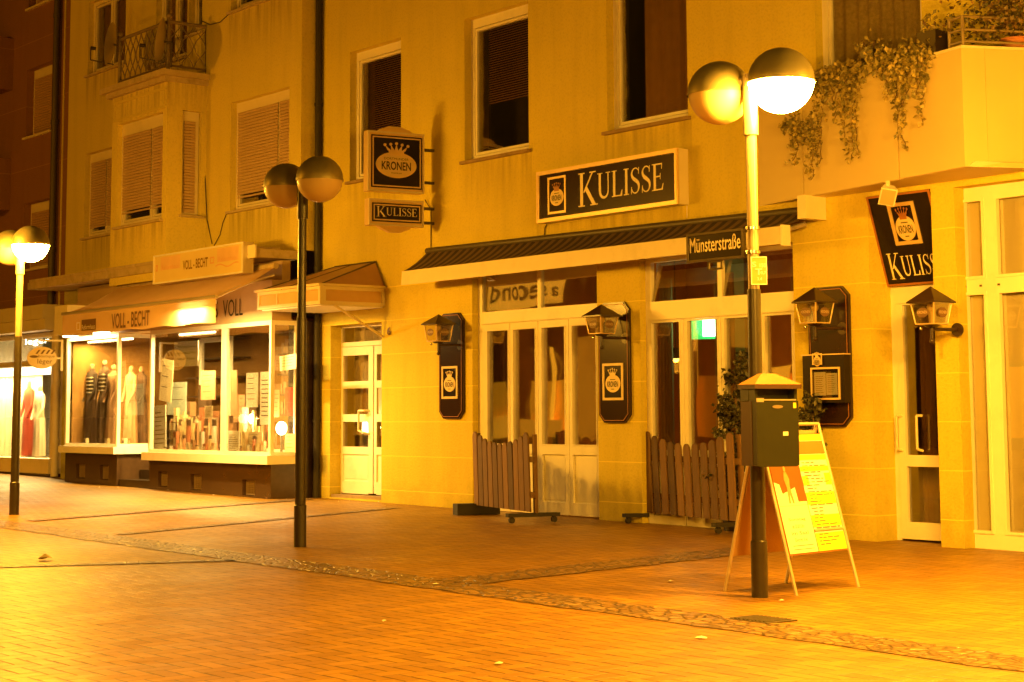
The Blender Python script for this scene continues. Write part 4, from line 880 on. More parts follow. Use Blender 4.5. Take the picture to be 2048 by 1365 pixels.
for a0, a1 in ((0, .5), (.5, 1)):
    xa, xb = xl+(xr_b-xl)*a0+(.004 if a0 else 0), xl+(xr_b-xl)*a1
    lo = [(xa, Yf, fz(xa)-hb), (xb, Yf, fz(xb)-hb), (xb, Yf+.09, fz(xb)-hb+.01), (xa, Yf+.09, fz(xa)-hb+.01)]; hi = [(xa, Yf+.015, fz(xa)+hb), (xb, Yf+.015, fz(xb)+hb), (xb, Yf+.10, fz(xb)+hb-.01), (xa, Yf+.10, fz(xa)+hb-.01)]; b.prism(lo, hi)
b.build('front_bar', 'cream', aw)
MB().wbox(xr_b+.001, xr_b+.03, Yf-.01, Yf+.12, pR.z-.12, pR.z+.11).build('bar_end_cap', 'white', aw)
MB().cyl((xl, YW-.05, bkz(xl)+.0), (xr, YW-.05, bkz(xr)+.0), .045).build('roller', 'iron', aw)
cs = MB(); cs.wbox(xr+.0, xr+.12, YW-.34, YW-.003, zk1-.13, zk1+.13); cs.build('end_bracket', 'cream', aw)
MB().tube([(xr-.1, YW-.1, zk1-.16), (xr-.9, Yf+.2, pR.z-.02), (xr_b-.2, Yf+.08, pR.z)], .03).build('folding_arm', 'alu', aw)
MB().tube([(xl+.2, YW-.1, zk0-.16), (xl+.8, Yf+.2, pL.z-.02), (xl+.2, Yf+.08, pL.z)], .025).build('folding_arm', 'alu', aw)

# ------------------------------------------------------------------ flat KULISSE sign
YK = YW-.16; F = wallF(YK); q_ = lambda px, py: W(px, py, YK)
kx0, kx1 = q_(1076, 395).x, q_(1358, 355).x; kz0, kz1 = q_(1217, 428).z, q_(1217, 321).z
ks = empty('wall_sign', ((kx0+kx1)/2, YW, kz0), 'long dark wall sign reading KULISSE above the striped awning', 'sign')
MB(F).box(kx0, kx1, kz0, kz1, -.157, 0).build('case', 'cream', ks)
b = MB(F); b.frame(kx0, kx1, kz0, kz1, .05, .002, .03); b.frame(kx0+.012, kx1-.012, kz0+.012, kz1-.012, .012, .03, .036); b.build('edge', 'gold', ks)
MB(F).box(kx0+.052, kx1-.052, kz0+.052, kz1-.052, .002, .008).build('face', 'sign_brown', ks)
kx = lambda px: q_(px, 390).x; H = kz1-kz0
kulisse(MB(F), kx(1157), kx(1331), kz0+H*.20, kz0+H*.84, .010).build('lettering', 'letter', ks)
b = MB(F); b.frame(kx(1097), kx(1133), kz0+.14*H, kz0+.86*H, .03, .009, .016); b.build('emblem_frame', 'gold', ks)
badge(F, (kx(1097)+kx(1133))/2, kz0+.52*H, (kx(1133)-kx(1097))*.74, H*.46, ks, .009, True, 'poster_o')

# ------------------------------------------------------------------ projecting signs
po = W(868, 350, YW); PF = Fr((po.x, YW, 0), (.17, .985, 0), (0, 0, 1))
PF = Fr(PF.o+PF.n*.06, PF.u, PF.v)
def rect(fr, pl, pr, pt, pb):
    (u0, _), (u1, _) = FP(fr, pl, (pt+pb)/2), FP(fr, pr, (pt+pb)/2); _, v1 = FP(fr, (pl+pr)/2, pt); _, v0 = FP(fr, (pl+pr)/2, pb); return u0, u1, v0, v1
def proj(name, r, label):
    u0, u1, v0, v1 = r; o = empty(name, PF.p((u0+u1)/2, v0, -.06), label, 'sign')
    MB(PF).box(u0, u1, v0, v1, -.14, 0).build('case', 'gold', o)
    b = MB(PF); b.frame(u0, u1, v0, v1, .025, .001, .016); b.build('edge', 'cream', o)
    b = MB(PF); t_ = .055; b.box(u0+t_, u1-t_+.02, v0+t_, v1-t_, .001, .006); b.build('face', 'sign_black', o)
    b = MB(PF); b.frame(u0+t_+.02, u1-t_+.0, v0+t_+.02, v1-t_-.02, .018, .006, .010); b.build('inner_edge', 'gold', o)
    for fz_ in (.2, .75):
        b = MB(PF); b.box(u1, 0.1, v0+(v1-v0)*fz_-.02, v0+(v1-v0)*fz_+.02, -.09, -.05); b.box(.08, .115, v0+(v1-v0)*fz_-.05, v0+(v1-v0)*fz_+.05, -.11, -.03); b.build('bracket', 'iron', o)
    return o
r = rect(PF, 735, 848, 265, 385); o = proj('projecting_sign', r, 'square black hanging sign with a gold crown over an oval badge'); u0, u1, v0, v1 = r
b = MB(PF); b.poly([(u0+.16, v1), (u1-.16, v1), (u1-.24, v1+.05), (u0+.24, v1+.05)], -.12, -.02); b.poly([(u0+.26, v1+.05), (u1-.26, v1+.05), (u1-.34, v1+.085), (u0+.34, v1+.085)], -.11, -.03); b.build('crest', 'gold', o)
badge(PF, (u0+u1)/2+.0, (v0+v1)/2+.03, (u1-u0)*.72, (v1-v0)*.60, o, .007)
r = rect(PF, 737, 847, 400, 453); o = proj('projecting_sign', r, 'small black hanging sign reading KULISSE below the crowned badge'); u0, u1, v0, v1 = r
b = MB(PF); b.poly([(u0+.16, v0), (u0+.24, v0-.05), (u1-.24, v0-.05), (u1-.16, v0)], -.12, -.02); b.poly([(u0+.26, v0-.05), (u0+.34, v0-.085), (u1-.34, v0-.085), (u1-.26, v0-.05)], -.11, -.03); b.build('crest', 'gold', o)
kulisse(MB(PF), u0+.12, u1-.10, v0+.125, v1-.105, .008).build('lettering', 'letter', o)
b = MB(); b.tube([W(850, 400, YW-.03), W(862, 420, YW-.012), W(862, 500, YW-.012)], .008, 5); tag(b.build('cable', 'iron'), 'dark cable dropping from the hanging signs down to the striped awning', 'cable')
b = MB(); b.tube([W(1095, 447, YW-.02), W(1090, 456, YW-.012), W(1089, 470, YW-.012), W(1082, 478, YW-.012)], .008, 5); tag(b.build('cable', 'iron'), 'short crooked cable under the left end of the long KULISSE sign', 'cable')
b = MB(); b.tube([W(1374, 412, YW-.02), W(1374, 436, YW-.012)], .006, 5); tag(b.build('cable', 'cream'), 'pale thin cable under the right end of the long KULISSE sign', 'cable')

# ------------------------------------------------------------------ lantern boards and lanterns
def octboard(px0, px1, t_, b_, label, emb, Y=YW-.003, thick=.035, emm='gold'):
    F = wallF(Y); u0, _ = FP(F, px0, (t_+b_)/2); u1, _ = FP(F, px1, (t_+b_)/2); _, v1 = FP(F, (px0+px1)/2, t_); _, v0 = FP(F, (px0+px1)/2, b_)
    o = empty('sign_board', ((u0+u1)/2, Y, v0), label, 'sign board'); c = .10
    oc = lambda e: [(u0+c+e*.4, v0+e), (u1-c-e*.4, v0+e), (u1-e, v0+c+e*.4), (u1-e, v1-c-e*.4), (u1-c-e*.4, v1-e), (u0+c+e*.4, v1-e), (u0+e, v1-c-e*.4), (u0+e, v0+c+e*.4)]
    MB(F).poly(oc(0), 0, thick).build('edge', 'lamp_black', o); MB(F).poly(oc(.012), thick, thick+.006).build('panel', 'sign_brown', o)
    a = oc(.03); b_m = MB(F)
    for i in range(8):
        for q2 in ribbon([a[i], a[(i+1) % 8]], [.008, .008]): b_m.poly(q2, thick+.0065+.0002*i, thick+.009+.0002*i)
    b_m.build('inlay', 'poster_o', o)
    if emb:
        ex0, ex1, et, eb = emb; a0, _ = FP(F, ex0, (et+eb)/2); a1, _ = FP(F, ex1, (et+eb)/2); _, e1 = FP(F, (ex0+ex1)/2, et); _, e0 = FP(F, (ex0+ex1)/2, eb); n0 = thick+.007
        MB(F).frame(a0, a1, e0, e1, .032, n0, n0+.012).build('emblem_frame', 'badge', o); MB(F).box(a0+.033, a1-.033, e0+.033, e1-.033, n0, n0+.002).build('emblem_ground', 'sign_black', o)
        badge(F, (a0+a1)/2, (e0+e1)/2+.02, (a1-a0)*.72, (e1-e0)*.66, o, n0+.003, True, 'badge')
    return o, (u0, u1, v0, v1)
def lantern(pxc, py_eave, py_bot, py_apex, out, label, grp='black carriage lanterns on the tavern front', arm=.0):
    Yc = YW-.04-out; c = W(pxc, py_eave, Yc); ze, zb, za = c.z, W(pxc, py_bot, Yc).z, W(pxc, py_apex, Yc).z
    o = empty('wall_lantern', (c.x, Yc, zb), label, 'lantern', grp); X, Y = c.x, c.y
    sq = lambda s, z_: [Vector((X-s, Y-s, z_)), Vector((X+s, Y-s, z_)), Vector((X+s, Y+s, z_)), Vector((X-s, Y+s, z_))]
    t, bt = .145, .112
    r = MB(); ap = Vector((X, Y, za)); q4 = sq(t+.03, ze); r.add(q4+[ap], [(0, 1, 4), (1, 2, 4), (2, 3, 4), (3, 0, 4), (3, 2, 1, 0)]); r.prism(sq(t+.032, ze-.016), sq(t+.032, ze-.001)); r.build('roof', 'lamp_black', o)
    f = MB(); a_, b_ = sq(t, ze-.016), sq(bt, zb)
    for i in range(4): f.cyl(b_[i], a_[i], .008, k=6); f.cyl(b_[i], b_[(i+1) % 4], .008, k=6)
    f.build('frame', 'gold', o)
    for i in range(4):
        i2 = (i+1) % 4; MB().quad(b_[i], b_[i2], a_[i2], a_[i]).build('pane', 'lantern_glass', o)
    Fr_ = Fr((X-.0, Y-(t+bt)/2-.012, (ze+zb)/2), (1, 0, 0), (0, 0, 1), (0, -1, 0)); e = MB(Fr_); e.ell(0, 0, .075, .05, 0, .003, 24); eo = e.build('name_oval', 'ink_soft', o); t_ = MB(Fr_); txt(t_, 'KRONEN', -.06, .06, -.013, .018, n1=.005); t_.build('lettering', 'badge', eo)
    Fr_ = Fr((X+(t+bt)/2+.012, Y, (ze+zb)/2), (0, 1, 0), (0, 0, 1), (1, 0, 0)); e = MB(Fr_); e.ell(0, 0, .075, .05, 0, .003, 24); eo = e.build('name_oval', 'ink_soft', o); t_ = MB(Fr_); txt(t_, 'KRONEN', -.06, .06, -.013, .018, n1=.005); t_.build('lettering', 'badge', eo)
    MB().cyl((X, Y, zb), (X, Y, zb+.13), .022, k=10).sph((X, Y, zb+.18), .045, seg=14, rings=8, sq=(1, 1, 1.3)).build('bulb', 'opal', o)
    a = MB(); a.cyl((X, Y, zb-.03), (X, Y, zb), .06, .10, k=10); a.cyl((X, Y, zb-.16), (X, Y, zb-.02), .018, k=8); a.sph((X, Y, zb-.17), .028, seg=10, rings=6); a.tube([(X, Y, zb-.05), (X+arm, YW-.045, zb-.05)], .018); a.build('arm', 'lamp_black', o)
    MB().cyl((X+arm, YW-.045, zb-.05), (X+arm, YW-.02, zb-.05), .07, k=18).build('wall_plate', 'lamp_black', o)
    MB().sph((X-.09, Y-.06, zb-.04), .018, seg=8, rings=6).build('finial', 'chrome', o)
octboard(882, 930, 627, 838, 'leftmost dark eight-sided board with a crowned badge, on the wall beside the left glass doors', (889, 920.5, 733, 798))
octboard(1201, 1263, 605, 846, 'dark eight-sided board with a crowned badge, on the pier between the two folding glass fronts', (1211, 1252, 727, 801))
mb3, r3 = octboard(1622, 1704, 574, 854, 'wide dark eight-sided board right of the glass doors, carrying a menu case', None)
lantern(877, 648, 683, 629, .30, 'black lantern on the leftmost dark board, beside the left glass doors', arm=.1)
lantern(1203, 632, 668, 609, .30, 'black lantern on the pier between the two folding glass fronts', arm=.1)
lantern(1629, 604, 647, 575, .33, 'black lantern above the menu case', arm=.1)
lantern(1862, 604, 649, 573, .33, 'rightmost black lantern, on the pier right of the tall glass door', arm=.06)
# menu case
F = wallF(YW-.05); mu0, mu1, mv0, mv1 = rect(F, 1618, 1701, 711, 806); mc = empty('menu_case', ((mu0+mu1)/2, YW-.05, mv0), 'black glazed menu case with pale menu sheets', 'menu case')
MB(F).box(mu0, mu1, mv0, mv1, .0, .10).build('case', 'sign_black', mc); MB(F).box(mu0-.01, mu1+.01, mv1, mv1+.012, -.0, .112).build('edge', 'gold', mc)
a0, a1, e0, e1 = rect(wallF(YW-.15), 1623, 1681, 735, 800); b = MB(F); b.frame(a0, a1, e0, e1, .02, .101, .115); b.build('frame', 'gold', mc)
MB(F).box(a0+.02, a1-.02, e0+.02, e1-.02, .110, .112).build('pane', 'glass', mc)
for (f0, f1, g0_, g1_) in ((.06, .5, .08, .9), (.52, .94, .1, .86)):
    s = MB(F); ux = lambda f: a0+.02+(a1-a0-.04)*f; vx = lambda f: e0+.02+(e1-e0-.04)*f; s.box(ux(f0), ux(f1), vx(g0_), vx(g1_), .101, .103); so_ = s.build('menu_sheet', 'paper', mc)
    s = MB(F)
    for i in range(9): s.box(ux(f0+.06), ux(f1-.06-.1*random.random()), vx(g0_+.1+i*.07), vx(g0_+.115+i*.07), .1035, .104)
    s.build('print', 'ink_soft', so_)
s = MB(F); sx = (mu0+mu1)/2-.07; s.frame(sx-.07, sx+.07, e1+.03, mv1+.02, .014, .113, .120); s.build('emblem_frame', 'gold', mc); badge(F, sx, (e1+.03+mv1+.02)/2, .10, .16, mc, .114, True, 'badge')

# house number
F = wallF(YW-.004); u0, u1, v0, v1 = rect(F, 776, 783, 654, 670); b = MB(F); txt(b, '6', u0, u1, v0, v1, n1=.02); txt(b, '6', u0-.012, u1-.012, v0-.008, v1-.008, n1=.004); tag(b.build('house_number', 'ink_soft'), 'small dark house number 6 on the wall right of the white house door', 'number')

# ------------------------------------------------------------------ glazed canopy over the house door
Xc1 = W(770, 590, YW).x; yf = XP(640, 590, Xc1).y; Xc0 = W(515, 590, yf).x; ztop, zbot = W(640, 571, yf).z, W(640, 608, yf).z; zri = W(735, 521, YW-.3).z
can = empty('door_canopy', ((Xc0+Xc1)/2, YW, zbot), 'cream framed canopy with a hipped copper roof over the white house door', 'canopy')
xA = W(665, 523, YW-.5).x; xB = W(738, 520, YW-.25).x
r = MB(); a, b_, c_, d_ = Vector((Xc0-.03, yf-.03, ztop)), Vector((Xc1+.03, yf-.03, ztop)), Vector((Xc1+.03, YW-.01, ztop)), Vector((Xc0-.03, YW-.01, ztop)); e, f_ = Vector((Xc0+.45, YW-.03, zri)), Vector((Xc1-.22, YW-.03, zri))
r.add([a, b_, c_, d_, e, f_], [(0, 1, 5, 4), (1, 2, 5), (3, 0, 4), (3, 2, 1, 0)]); r.build('roof', mat('copper_roof', (.42, .25, .14), rough=.5, var=.1, dirt=.3), can)
r = MB(); r.tube([e, f_], .02); r.tube([f_, b_+Vector((-.02, .02, .01))], .014); r.tube([e, a+Vector((.02, .02, .01))], .014); r.tube([e+(f_-e)*.45, a+(b_-a)*.42], .01); r.build('roof_seam', 'iron', can)
f = MB(); Ff = Fr((0, yf, 0), (1, 0, 0), (0, 0, 1), (0, -1, 0)); Fs = sideF(Xc1)
f.frame(Xc0, Xc1, zbot, ztop-.005, .05, -.03, .0); f.box((Xc0+Xc1)/2-.02+.1, (Xc0+Xc1)/2+.1, zbot, ztop, -.028, -.003) if False else None
f = MB(Ff); f.frame(Xc0, Xc1, zbot, ztop-.004, .05, -.05, 0); f.box(Xc0+.55, Xc0+.575, zbot+.05, ztop-.054, -.045, -.005); f2 = MB(Fs); f2.frame(yf+.052, YW-.005, zbot, ztop-.004, .05, -.05, 0); f3 = MB(sideF(Xc0+.05)); f3.frame(yf+.052, YW-.36, zbot, ztop-.004, .05, -.05, 0)
for i, ff in enumerate((f, f2, f3)): ff.build('frame', 'cream', can)
f = MB(Ff); f.box(Xc0-.04, Xc1+.04, ztop-.003, ztop+.03, -.05, .045); f.build('gutter', 'cream', can); f = MB(Fs); f.box(yf+.053, YW-.006, ztop-.002, ztop+.031, -.05, .045); f.build('gutter', 'cream', can)
MB(Ff).box(Xc0+.05, Xc1-.05, zbot+.05, ztop-.054, -.03, -.026).build('pane', 'awn', can); MB(Fs).box(yf+.10, YW-.055, zbot+.05, ztop-.054, -.03, -.026).build('pane', 'awn', can)
f = MB(); f.wbox(Xc0+.055, Xc1-.055, yf+.055, YW-.006, zbot-.02, zbot-.002); f.build('ceiling', 'white', can)
f = MB(); f.tube([(Xc1-.03, yf+.25, zbot), (Xc1-.03, YW-.02, zbot-.45)], .02); f.build('strut', 'cream', can)

# ------------------------------------------------------------------ leaning KULISSE board in the door recess
yt, ybm = YW-.02, YW+.30; pt_ = W(1800, 386, yt); pb_ = W(1820, 570, ybm); xl_ = (W(1730, 395, yt).x+W(1778, 572, ybm).x)/2
vdir = Vector((0, yt-ybm, pt_.z-pb_.z)); SF = Fr((0, ybm, pb_.z), (1, 0, 0), vdir); Hh = vdir.length; xrr = d3[1]-.004
ts = empty('tilted_sign', (xl_, ybm, pb_.z), 'dark KULISSE sign tilted forward in the recess above the tall glass door', 'sign'); 
MB(SF).box(xl_, xrr, 0, Hh, -.05, 0).build('panel', 'sign_black', ts); b = MB(SF); b.frame(xl_, xrr+.0, 0, Hh, .022, .001, .012); b.build('edge', 'poster_o', ts)
Wd = xrr-xl_
kulisse(MB(SF), xl_+.08, xrr+.0, Hh*.07, Hh*.36, .004, drop=.1).build('lettering', 'letter', ts)
b = MB(SF); b.frame(xl_+Wd*.30, xl_+Wd*.72, Hh*.44, Hh*.90, .04, .002, .014); b.build('emblem_frame', 'gold', ts); badge(SF, xl_+Wd*.51, Hh*.67, Wd*.31, Hh*.38, ts, .003, True, 'poster_o')

# ------------------------------------------------------------------ balcony at the right
Z0 = W(1520, 412, YW).z; P0 = W(1520, 412, YW); r = ray(1930, 333); P1 = CAM+r*((Z0-CH)/r.z); r = ray(2046, 330); Pq = CAM+r*((Z0-CH)/r.z)
d_ = (Pq-P1); d_.z = 0; d_.normalize()

def _edge(px, Yp):
    lo, hi = -400, 830
    for _ in range(50):
        md = (lo+hi)/2
        if W(px, md, Yp).z > Z0: lo = md
        else: hi = md
    return W(px, md, Yp)
P2 = _edge(2085, YW-.03); P2.z = Z0; zt_ = 0; r = ray(1930, 92); n1 = Vector((P1.x, P1.y, 0)); 
zbt = CAM.z+r.z*((P1.x-CAM.x)/r.x)
bal = empty('balcony', (P1.x, P1.y, Z0), 'pale panelled balcony jutting out over the right end of the tavern front', 'balcony')
P3 = Vector((P2.x+.02, YW-.003, Z0)); P0v = Vector((P0.x, YW-.003, Z0))
def off(p, z_): return Vector((p.x, p.y, z_))
def wallpanel(a, b_, z0_, z1_, th):
    d = (b_-a); d.z = 0; d.normalize(); nn = Vector((d.y, -d.x, 0)); return [off(a, z0_), off(b_, z0_), off(b_-nn*th, z0_), off(a-nn*th, z0_)], [off(a, z1_), off(b_, z1_), off(b_-nn*th, z1_), off(a-nn*th, z1_)]
jn = [.0, .245, .715, 1.0]
for i, (a, b_) in enumerate(zip(jn, jn[1:])):
    pa = P0v+(P1-P0v)*(a+(.003 if i else 0)); pb = P0v+(P1-P0v)*(b_-.003 if b_ < 1 else 1); pa.z = pb.z = Z0; MB().prism(*wallpanel(pa, pb, Z0, zbt-.03, .05)).build('side_panel', 'panel', bal)
for i, (a, b_) in enumerate(((0, .30), (.30, 1.0))):
    pa = P1+(P2-P1)*(a+(.003 if i else .0)); pb = P1+(P2-P1)*b_; pa.z = pb.z = Z0; lo, hi = wallpanel(pa, pb, Z0, zbt-.03, .05)
    if not i: dd = (P2-P1).normalized(); lo = [v for v in lo]; lo[3] = lo[3]+dd*.055; hi[3] = hi[3]+dd*.055; 
    MB().prism(lo, hi).build('front_panel', 'panel', bal)
so_ = MB(); so_.prism([off(P0v, Z0-.004), off(P1, Z0-.004)+Vector((.02, .02, 0)), off(P2, Z0-.004), off(P3, Z0-.004)], [off(P0v, Z0+.05), off(P1, Z0+.05)+Vector((.07, .07, 0)), off(P2, Z0+.05)+Vector((0, .1, 0)), off(P3, Z0+.05)]); so_.build('soffit', 'soffit', bal)
cp = MB(); lo, hi = wallpanel(P0v, P1, zbt-.028, zbt+.0, .14); cp.prism(lo, hi); cp.build('coping', 'cream', bal)
cp = MB(); lo, hi = wallpanel(P1+(P2-P1)*.002, P2, zbt-.028, zbt+.0, .14); cp.prism(lo, hi); cp.build('coping', 'cream', bal)
fl = MB(); fl.prism([off(P0v, zbt-.5), off(P1, zbt-.5)+Vector((-.05, .08, 0)), off(P2, zbt-.5), off(P3, zbt-.5)], [off(P0v, zbt-.45), off(P1, zbt-.45)+Vector((-.05, .08, 0)), off(P2, zbt-.45), off(P3, zbt-.45)]); fl.build('floor', 'concrete', bal)
# rail on the balcony corner
def along(px, z_=None):   # a point on the left balcony edge under a view column
    a = Fr(P0v, P1-P0v, (0, 0, 1)); r = ray(px, 150); t = (a.o-CAM).dot(a.n)/r.dot(a.n); q2 = CAM+r*t; return Vector((q2.x, q2.y, z_ if z_ is not None else zbt))
rr = empty('balcony_rail', (P1.x, P1.y, zbt), 'flat grey rail with two bars round the balcony corner', 'railing'); hR = .30
ra = along(1897); dd = (P2-P1).normalized(); rb = off(P1+dd*1.15, zbt); r0 = off(P1, zbt)
inn = Vector((-.02, .06, 0))
for z_ in (.05, .17, hR): 
    b = MB(); b.tube([ra+inn+Vector((0, 0, z_)), r0+inn+Vector((0, 0, z_)), rb+inn+Vector((0, 0, z_))], .014, 6); b.build('bar', 'rail', rr)
for p in (ra, r0, rb):
    b = MB(); b.cyl(p+inn+Vector((0, 0, .0)), p+inn+Vector((0, 0, hR+.01)), .018, k=8); b.build('post', 'rail', rr)
# pots and plants
def leaves(mb, c, s, n=None):
    for _ in range(n or 1):
        d = Vector((random.gauss(0, 1), random.gauss(0, 1), random.gauss(0, 1))).normalized(); e = d.orthogonal().normalized(); g = d.cross(e); l_ = s*random.uniform(.6, 1.3)
        mb.add([c-d*l_*.5, c+e*l_*.35, c+d*l_*.6, c-e*l_*.35+g*l_*.1], [(0, 1, 2, 3)])
def pot(loc, r, h, mt, label, foot=True, sq=False, foliage=None, fmt='leaf', tilt=0):
    o = empty('flower_pot', loc, label, 'flower pot'); x, y, z_ = loc
    if sq: s2 = r; a = MB(); a.prism([Vector((x-s2*.8, y-s2*.8, z_)), Vector((x+s2*.8, y-s2*.8, z_)), Vector((x+s2*.8, y+s2*.8, z_)), Vector((x-s2*.8, y+s2*.8, z_))], [Vector((x-s2, y-s2, z_+h)), Vector((x+s2, y-s2, z_+h)), Vector((x+s2, y+s2, z_+h)), Vector((x-s2, y+s2, z_+h))]); a.build('pot', mt, o)
    else: a = MB(); a.cyl((x, y, z_), (x, y, z_+h*.85), r*.75, r*.95, k=20); a.cyl((x, y, z_+h*.85), (x, y, z_+h), r*1.02, k=20); a.build('pot', mt, o)
    if foliage:
        f = MB(); 
        for _ in range(foliage[0]):
            c = Vector((x+random.gauss(0, foliage[1]*.5), y+random.gauss(0, foliage[1]*.5), z_+h+abs(random.gauss(0, foliage[2]*.6)))); leaves(f, c, foliage[3])
        f.build('foliage', fmt, o)
        st_ = MB()
        for _ in range(5): st_.tube([(x, y, z_+h*.8), (x+random.gauss(0, foliage[1]*.3), y+random.gauss(0, foliage[1]*.3), z_+h+foliage[2]*.8)], .006, 4)
        st_.build('stem', 'stem', o)
ins = Vector((.0, .12, 0))
pot(along(1742)+ins*0+Vector((-.02, .05, 0)), .09, .22, 'pot', 'tall black pot among the ivy at the left of the balcony edge', sq=True, foliage=(70, .16, .14, .05))
pot(along(1866)+Vector((-.02, .05, 0)), .12, .22, 'pot', 'broad black pot left of the balcony rail, with a leafy tuft', sq=True, foliage=(90, .18, .14, .05))
pot(off(P1+dd*.50+Vector((-.1, .28, 0)), zbt), .16, .13, 'terracotta', 'low terracotta pot behind the corner rail under the flowering bush', foliage=(2600, .55, .85, .05), fmt='redflower')
pot(off(P1+dd*.98+Vector((-.0, .16, 0)), zbt), .11, .20, 'white', 'white round pot at the right edge of the balcony rail', foliage=(160, .18, .2, .05))
# ivy hanging over the edge
iv = empty('trailing_ivy', along(1760), 'trailing ivy hanging in long strands over the balcony edge', 'ivy')
f = MB(); stm = MB(); aF = Fr(P0v, P1-P0v, (0, 0, 1)); nO = -aF.n if aF.n.dot(CAM-P0v) < 0 else aF.n
strands = [(1640, 330, 20), (1655, 320, 24), (1668, 250, 26), (1690, 300, 24), (1705, 330, 26), (1718, 315, 22), (1730, 200, 24), (1700, 230, 26), (1680, 200, 28), (1775, 200, 22), (1790, 240, 22), (1800, 215, 24), (1815, 300, 20), (1828, 250, 22), (1842, 200, 20), (1856, 245, 16), (1835, 180, 22), (1578, 260, 8), (1600, 330, 22), (1615, 290, 24), (1630, 355, 16), (1590, 295, 18), (1648, 210, 26)]
for px, pe, wd in strands:
    top = along(min(px, 1880)); _, vb = FP(aF, px, pe); zb_ = aF.o.z+vb; n = max(4, int((top.z+.1-zb_)/.03)); x_ = 0; pts = []
    if px < 1640: top.z -= random.uniform(.2, .5)
    for i in range(n+1):
        z_ = top.z+.12-(top.z+.12-zb_)*i/n; x_ += random.gauss(0, .016); w2 = wd/220*(1-.6*i/n); base = top+aF.u*x_+nO*(.03+.03*random.random()); base.z = z_; pts.append(base.copy())
        for _ in range(2 if i > n*.5 else 4): leaves(f, base+aF.u*random.gauss(0, w2*.6)+nO*abs(random.gauss(0, .03))+Vector((0, 0, random.gauss(0, .02))), .055)
    stm.tube(pts[::2], .004, 4)
for _ in range(1500):
    p = along(random.uniform(1630, 1870)); leaves(f, p+Vector((random.gauss(0, .05), random.gauss(0, .06), random.gauss(.04, .07))), .055)
f.build('foliage', 'leaf', iv); stm.build('stem', 'stem', iv)
# small floodlight under the balcony
sp_ = W(1776, 390, YW-.55); fl = empty('floodlight', sp_, 'small white floodlight under the balcony, aimed down', 'floodlight'); x, y, z_ = sp_
dn = Vector((.35, -.5, -.6)).normalized(); ux_ = dn.orthogonal().normalized(); uy_ = dn.cross(ux_)
b = MB(); b.prism([sp_-dn*.09+ux_*a*.05+uy_*c_*.06 for a, c_ in ((-1, -1), (1, -1), (1, 1), (-1, 1))], [sp_+dn*.04+ux_*a*.085+uy_*c_*.11 for a, c_ in ((-1, -1), (1, -1), (1, 1), (-1, 1))]); b.build('housing', 'white', fl)
b = MB(); b.prism([sp_+dn*.042+ux_*a*.07+uy_*c_*.095 for a, c_ in ((-1, -1), (1, -1), (1, 1), (-1, 1))], [sp_+dn*.047+ux_*a*.07+uy_*c_*.095 for a, c_ in ((-1, -1), (1, -1), (1, 1), (-1, 1))]); b.build('lens', 'opal', fl)
b = MB(); b.tube([(x, y, Z0-.006), (x, y, z_+.03)], .025); b.build('mount', 'cream', fl)

# ------------------------------------------------------------------ street lamps
def street_lamp(x, y, label, lit, mat_pole='pole', upper='pole', H=3.80, R_=.245):
    g = GZ(x); o = empty('street_lamp', (x, y, g), label, 'street lamp', 'twin-globe street lamps along the pedestrian street')
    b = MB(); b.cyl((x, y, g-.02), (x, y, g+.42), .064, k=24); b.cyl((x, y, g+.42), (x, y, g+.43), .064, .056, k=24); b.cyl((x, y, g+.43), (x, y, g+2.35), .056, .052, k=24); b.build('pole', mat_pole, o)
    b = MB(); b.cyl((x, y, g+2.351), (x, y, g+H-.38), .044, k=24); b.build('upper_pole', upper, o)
    b = MB(); b.cyl((x, y, g+H-.38), (x, y, g+H+.1), .058, k=24); b.build('collar', upper, o)
    for s_, on in ((-1, lit[0]), (1, lit[1])):
        c = Vector((x+s_*.33, y, g+H))
        a = MB(); a.cyl((x+s_*.05, y, g+H+.05), (x+s_*.22, y, g+H+.05), .045, k=14); a.build('arm', upper, o)
        d = MB(); d.sph(c, R_, 0, math.pi/2, 40, 14); 
        dv = d.build('dome', 'brass', o)
        e = MB(); e.cyl(c+Vector((0, 0, -.018)), c+Vector((0, 0, .004)), R_+.004, k=40, cap=False); e.build('rim', 'brass', o)
        l_ = MB(); l_.sph(c, R_-.006, math.pi/2+.03, math.pi, 40, 14); l_.build('globe', 'lit' if on else 'opal', o)
        cz = MB(); cz.cyl(c+Vector((0, 0, -.0)), c+Vector((0, 0, .01)), R_-.02, k=30); cz.build('inner_plate', 'white', o)
    return o
lp = {k: G(*v) for k, v in dict(r=(1520, 1195), m=(600, 1094), l=(28, 1030)).items()}
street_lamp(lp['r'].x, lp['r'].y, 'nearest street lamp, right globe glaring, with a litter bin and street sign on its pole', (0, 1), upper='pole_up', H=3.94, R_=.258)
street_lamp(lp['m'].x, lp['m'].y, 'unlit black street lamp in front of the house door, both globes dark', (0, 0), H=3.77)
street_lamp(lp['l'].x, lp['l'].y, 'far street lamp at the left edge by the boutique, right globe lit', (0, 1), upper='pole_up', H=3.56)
b = MB(); x, y = lp['r'].x, lp['r'].y; gz = GZ(x)
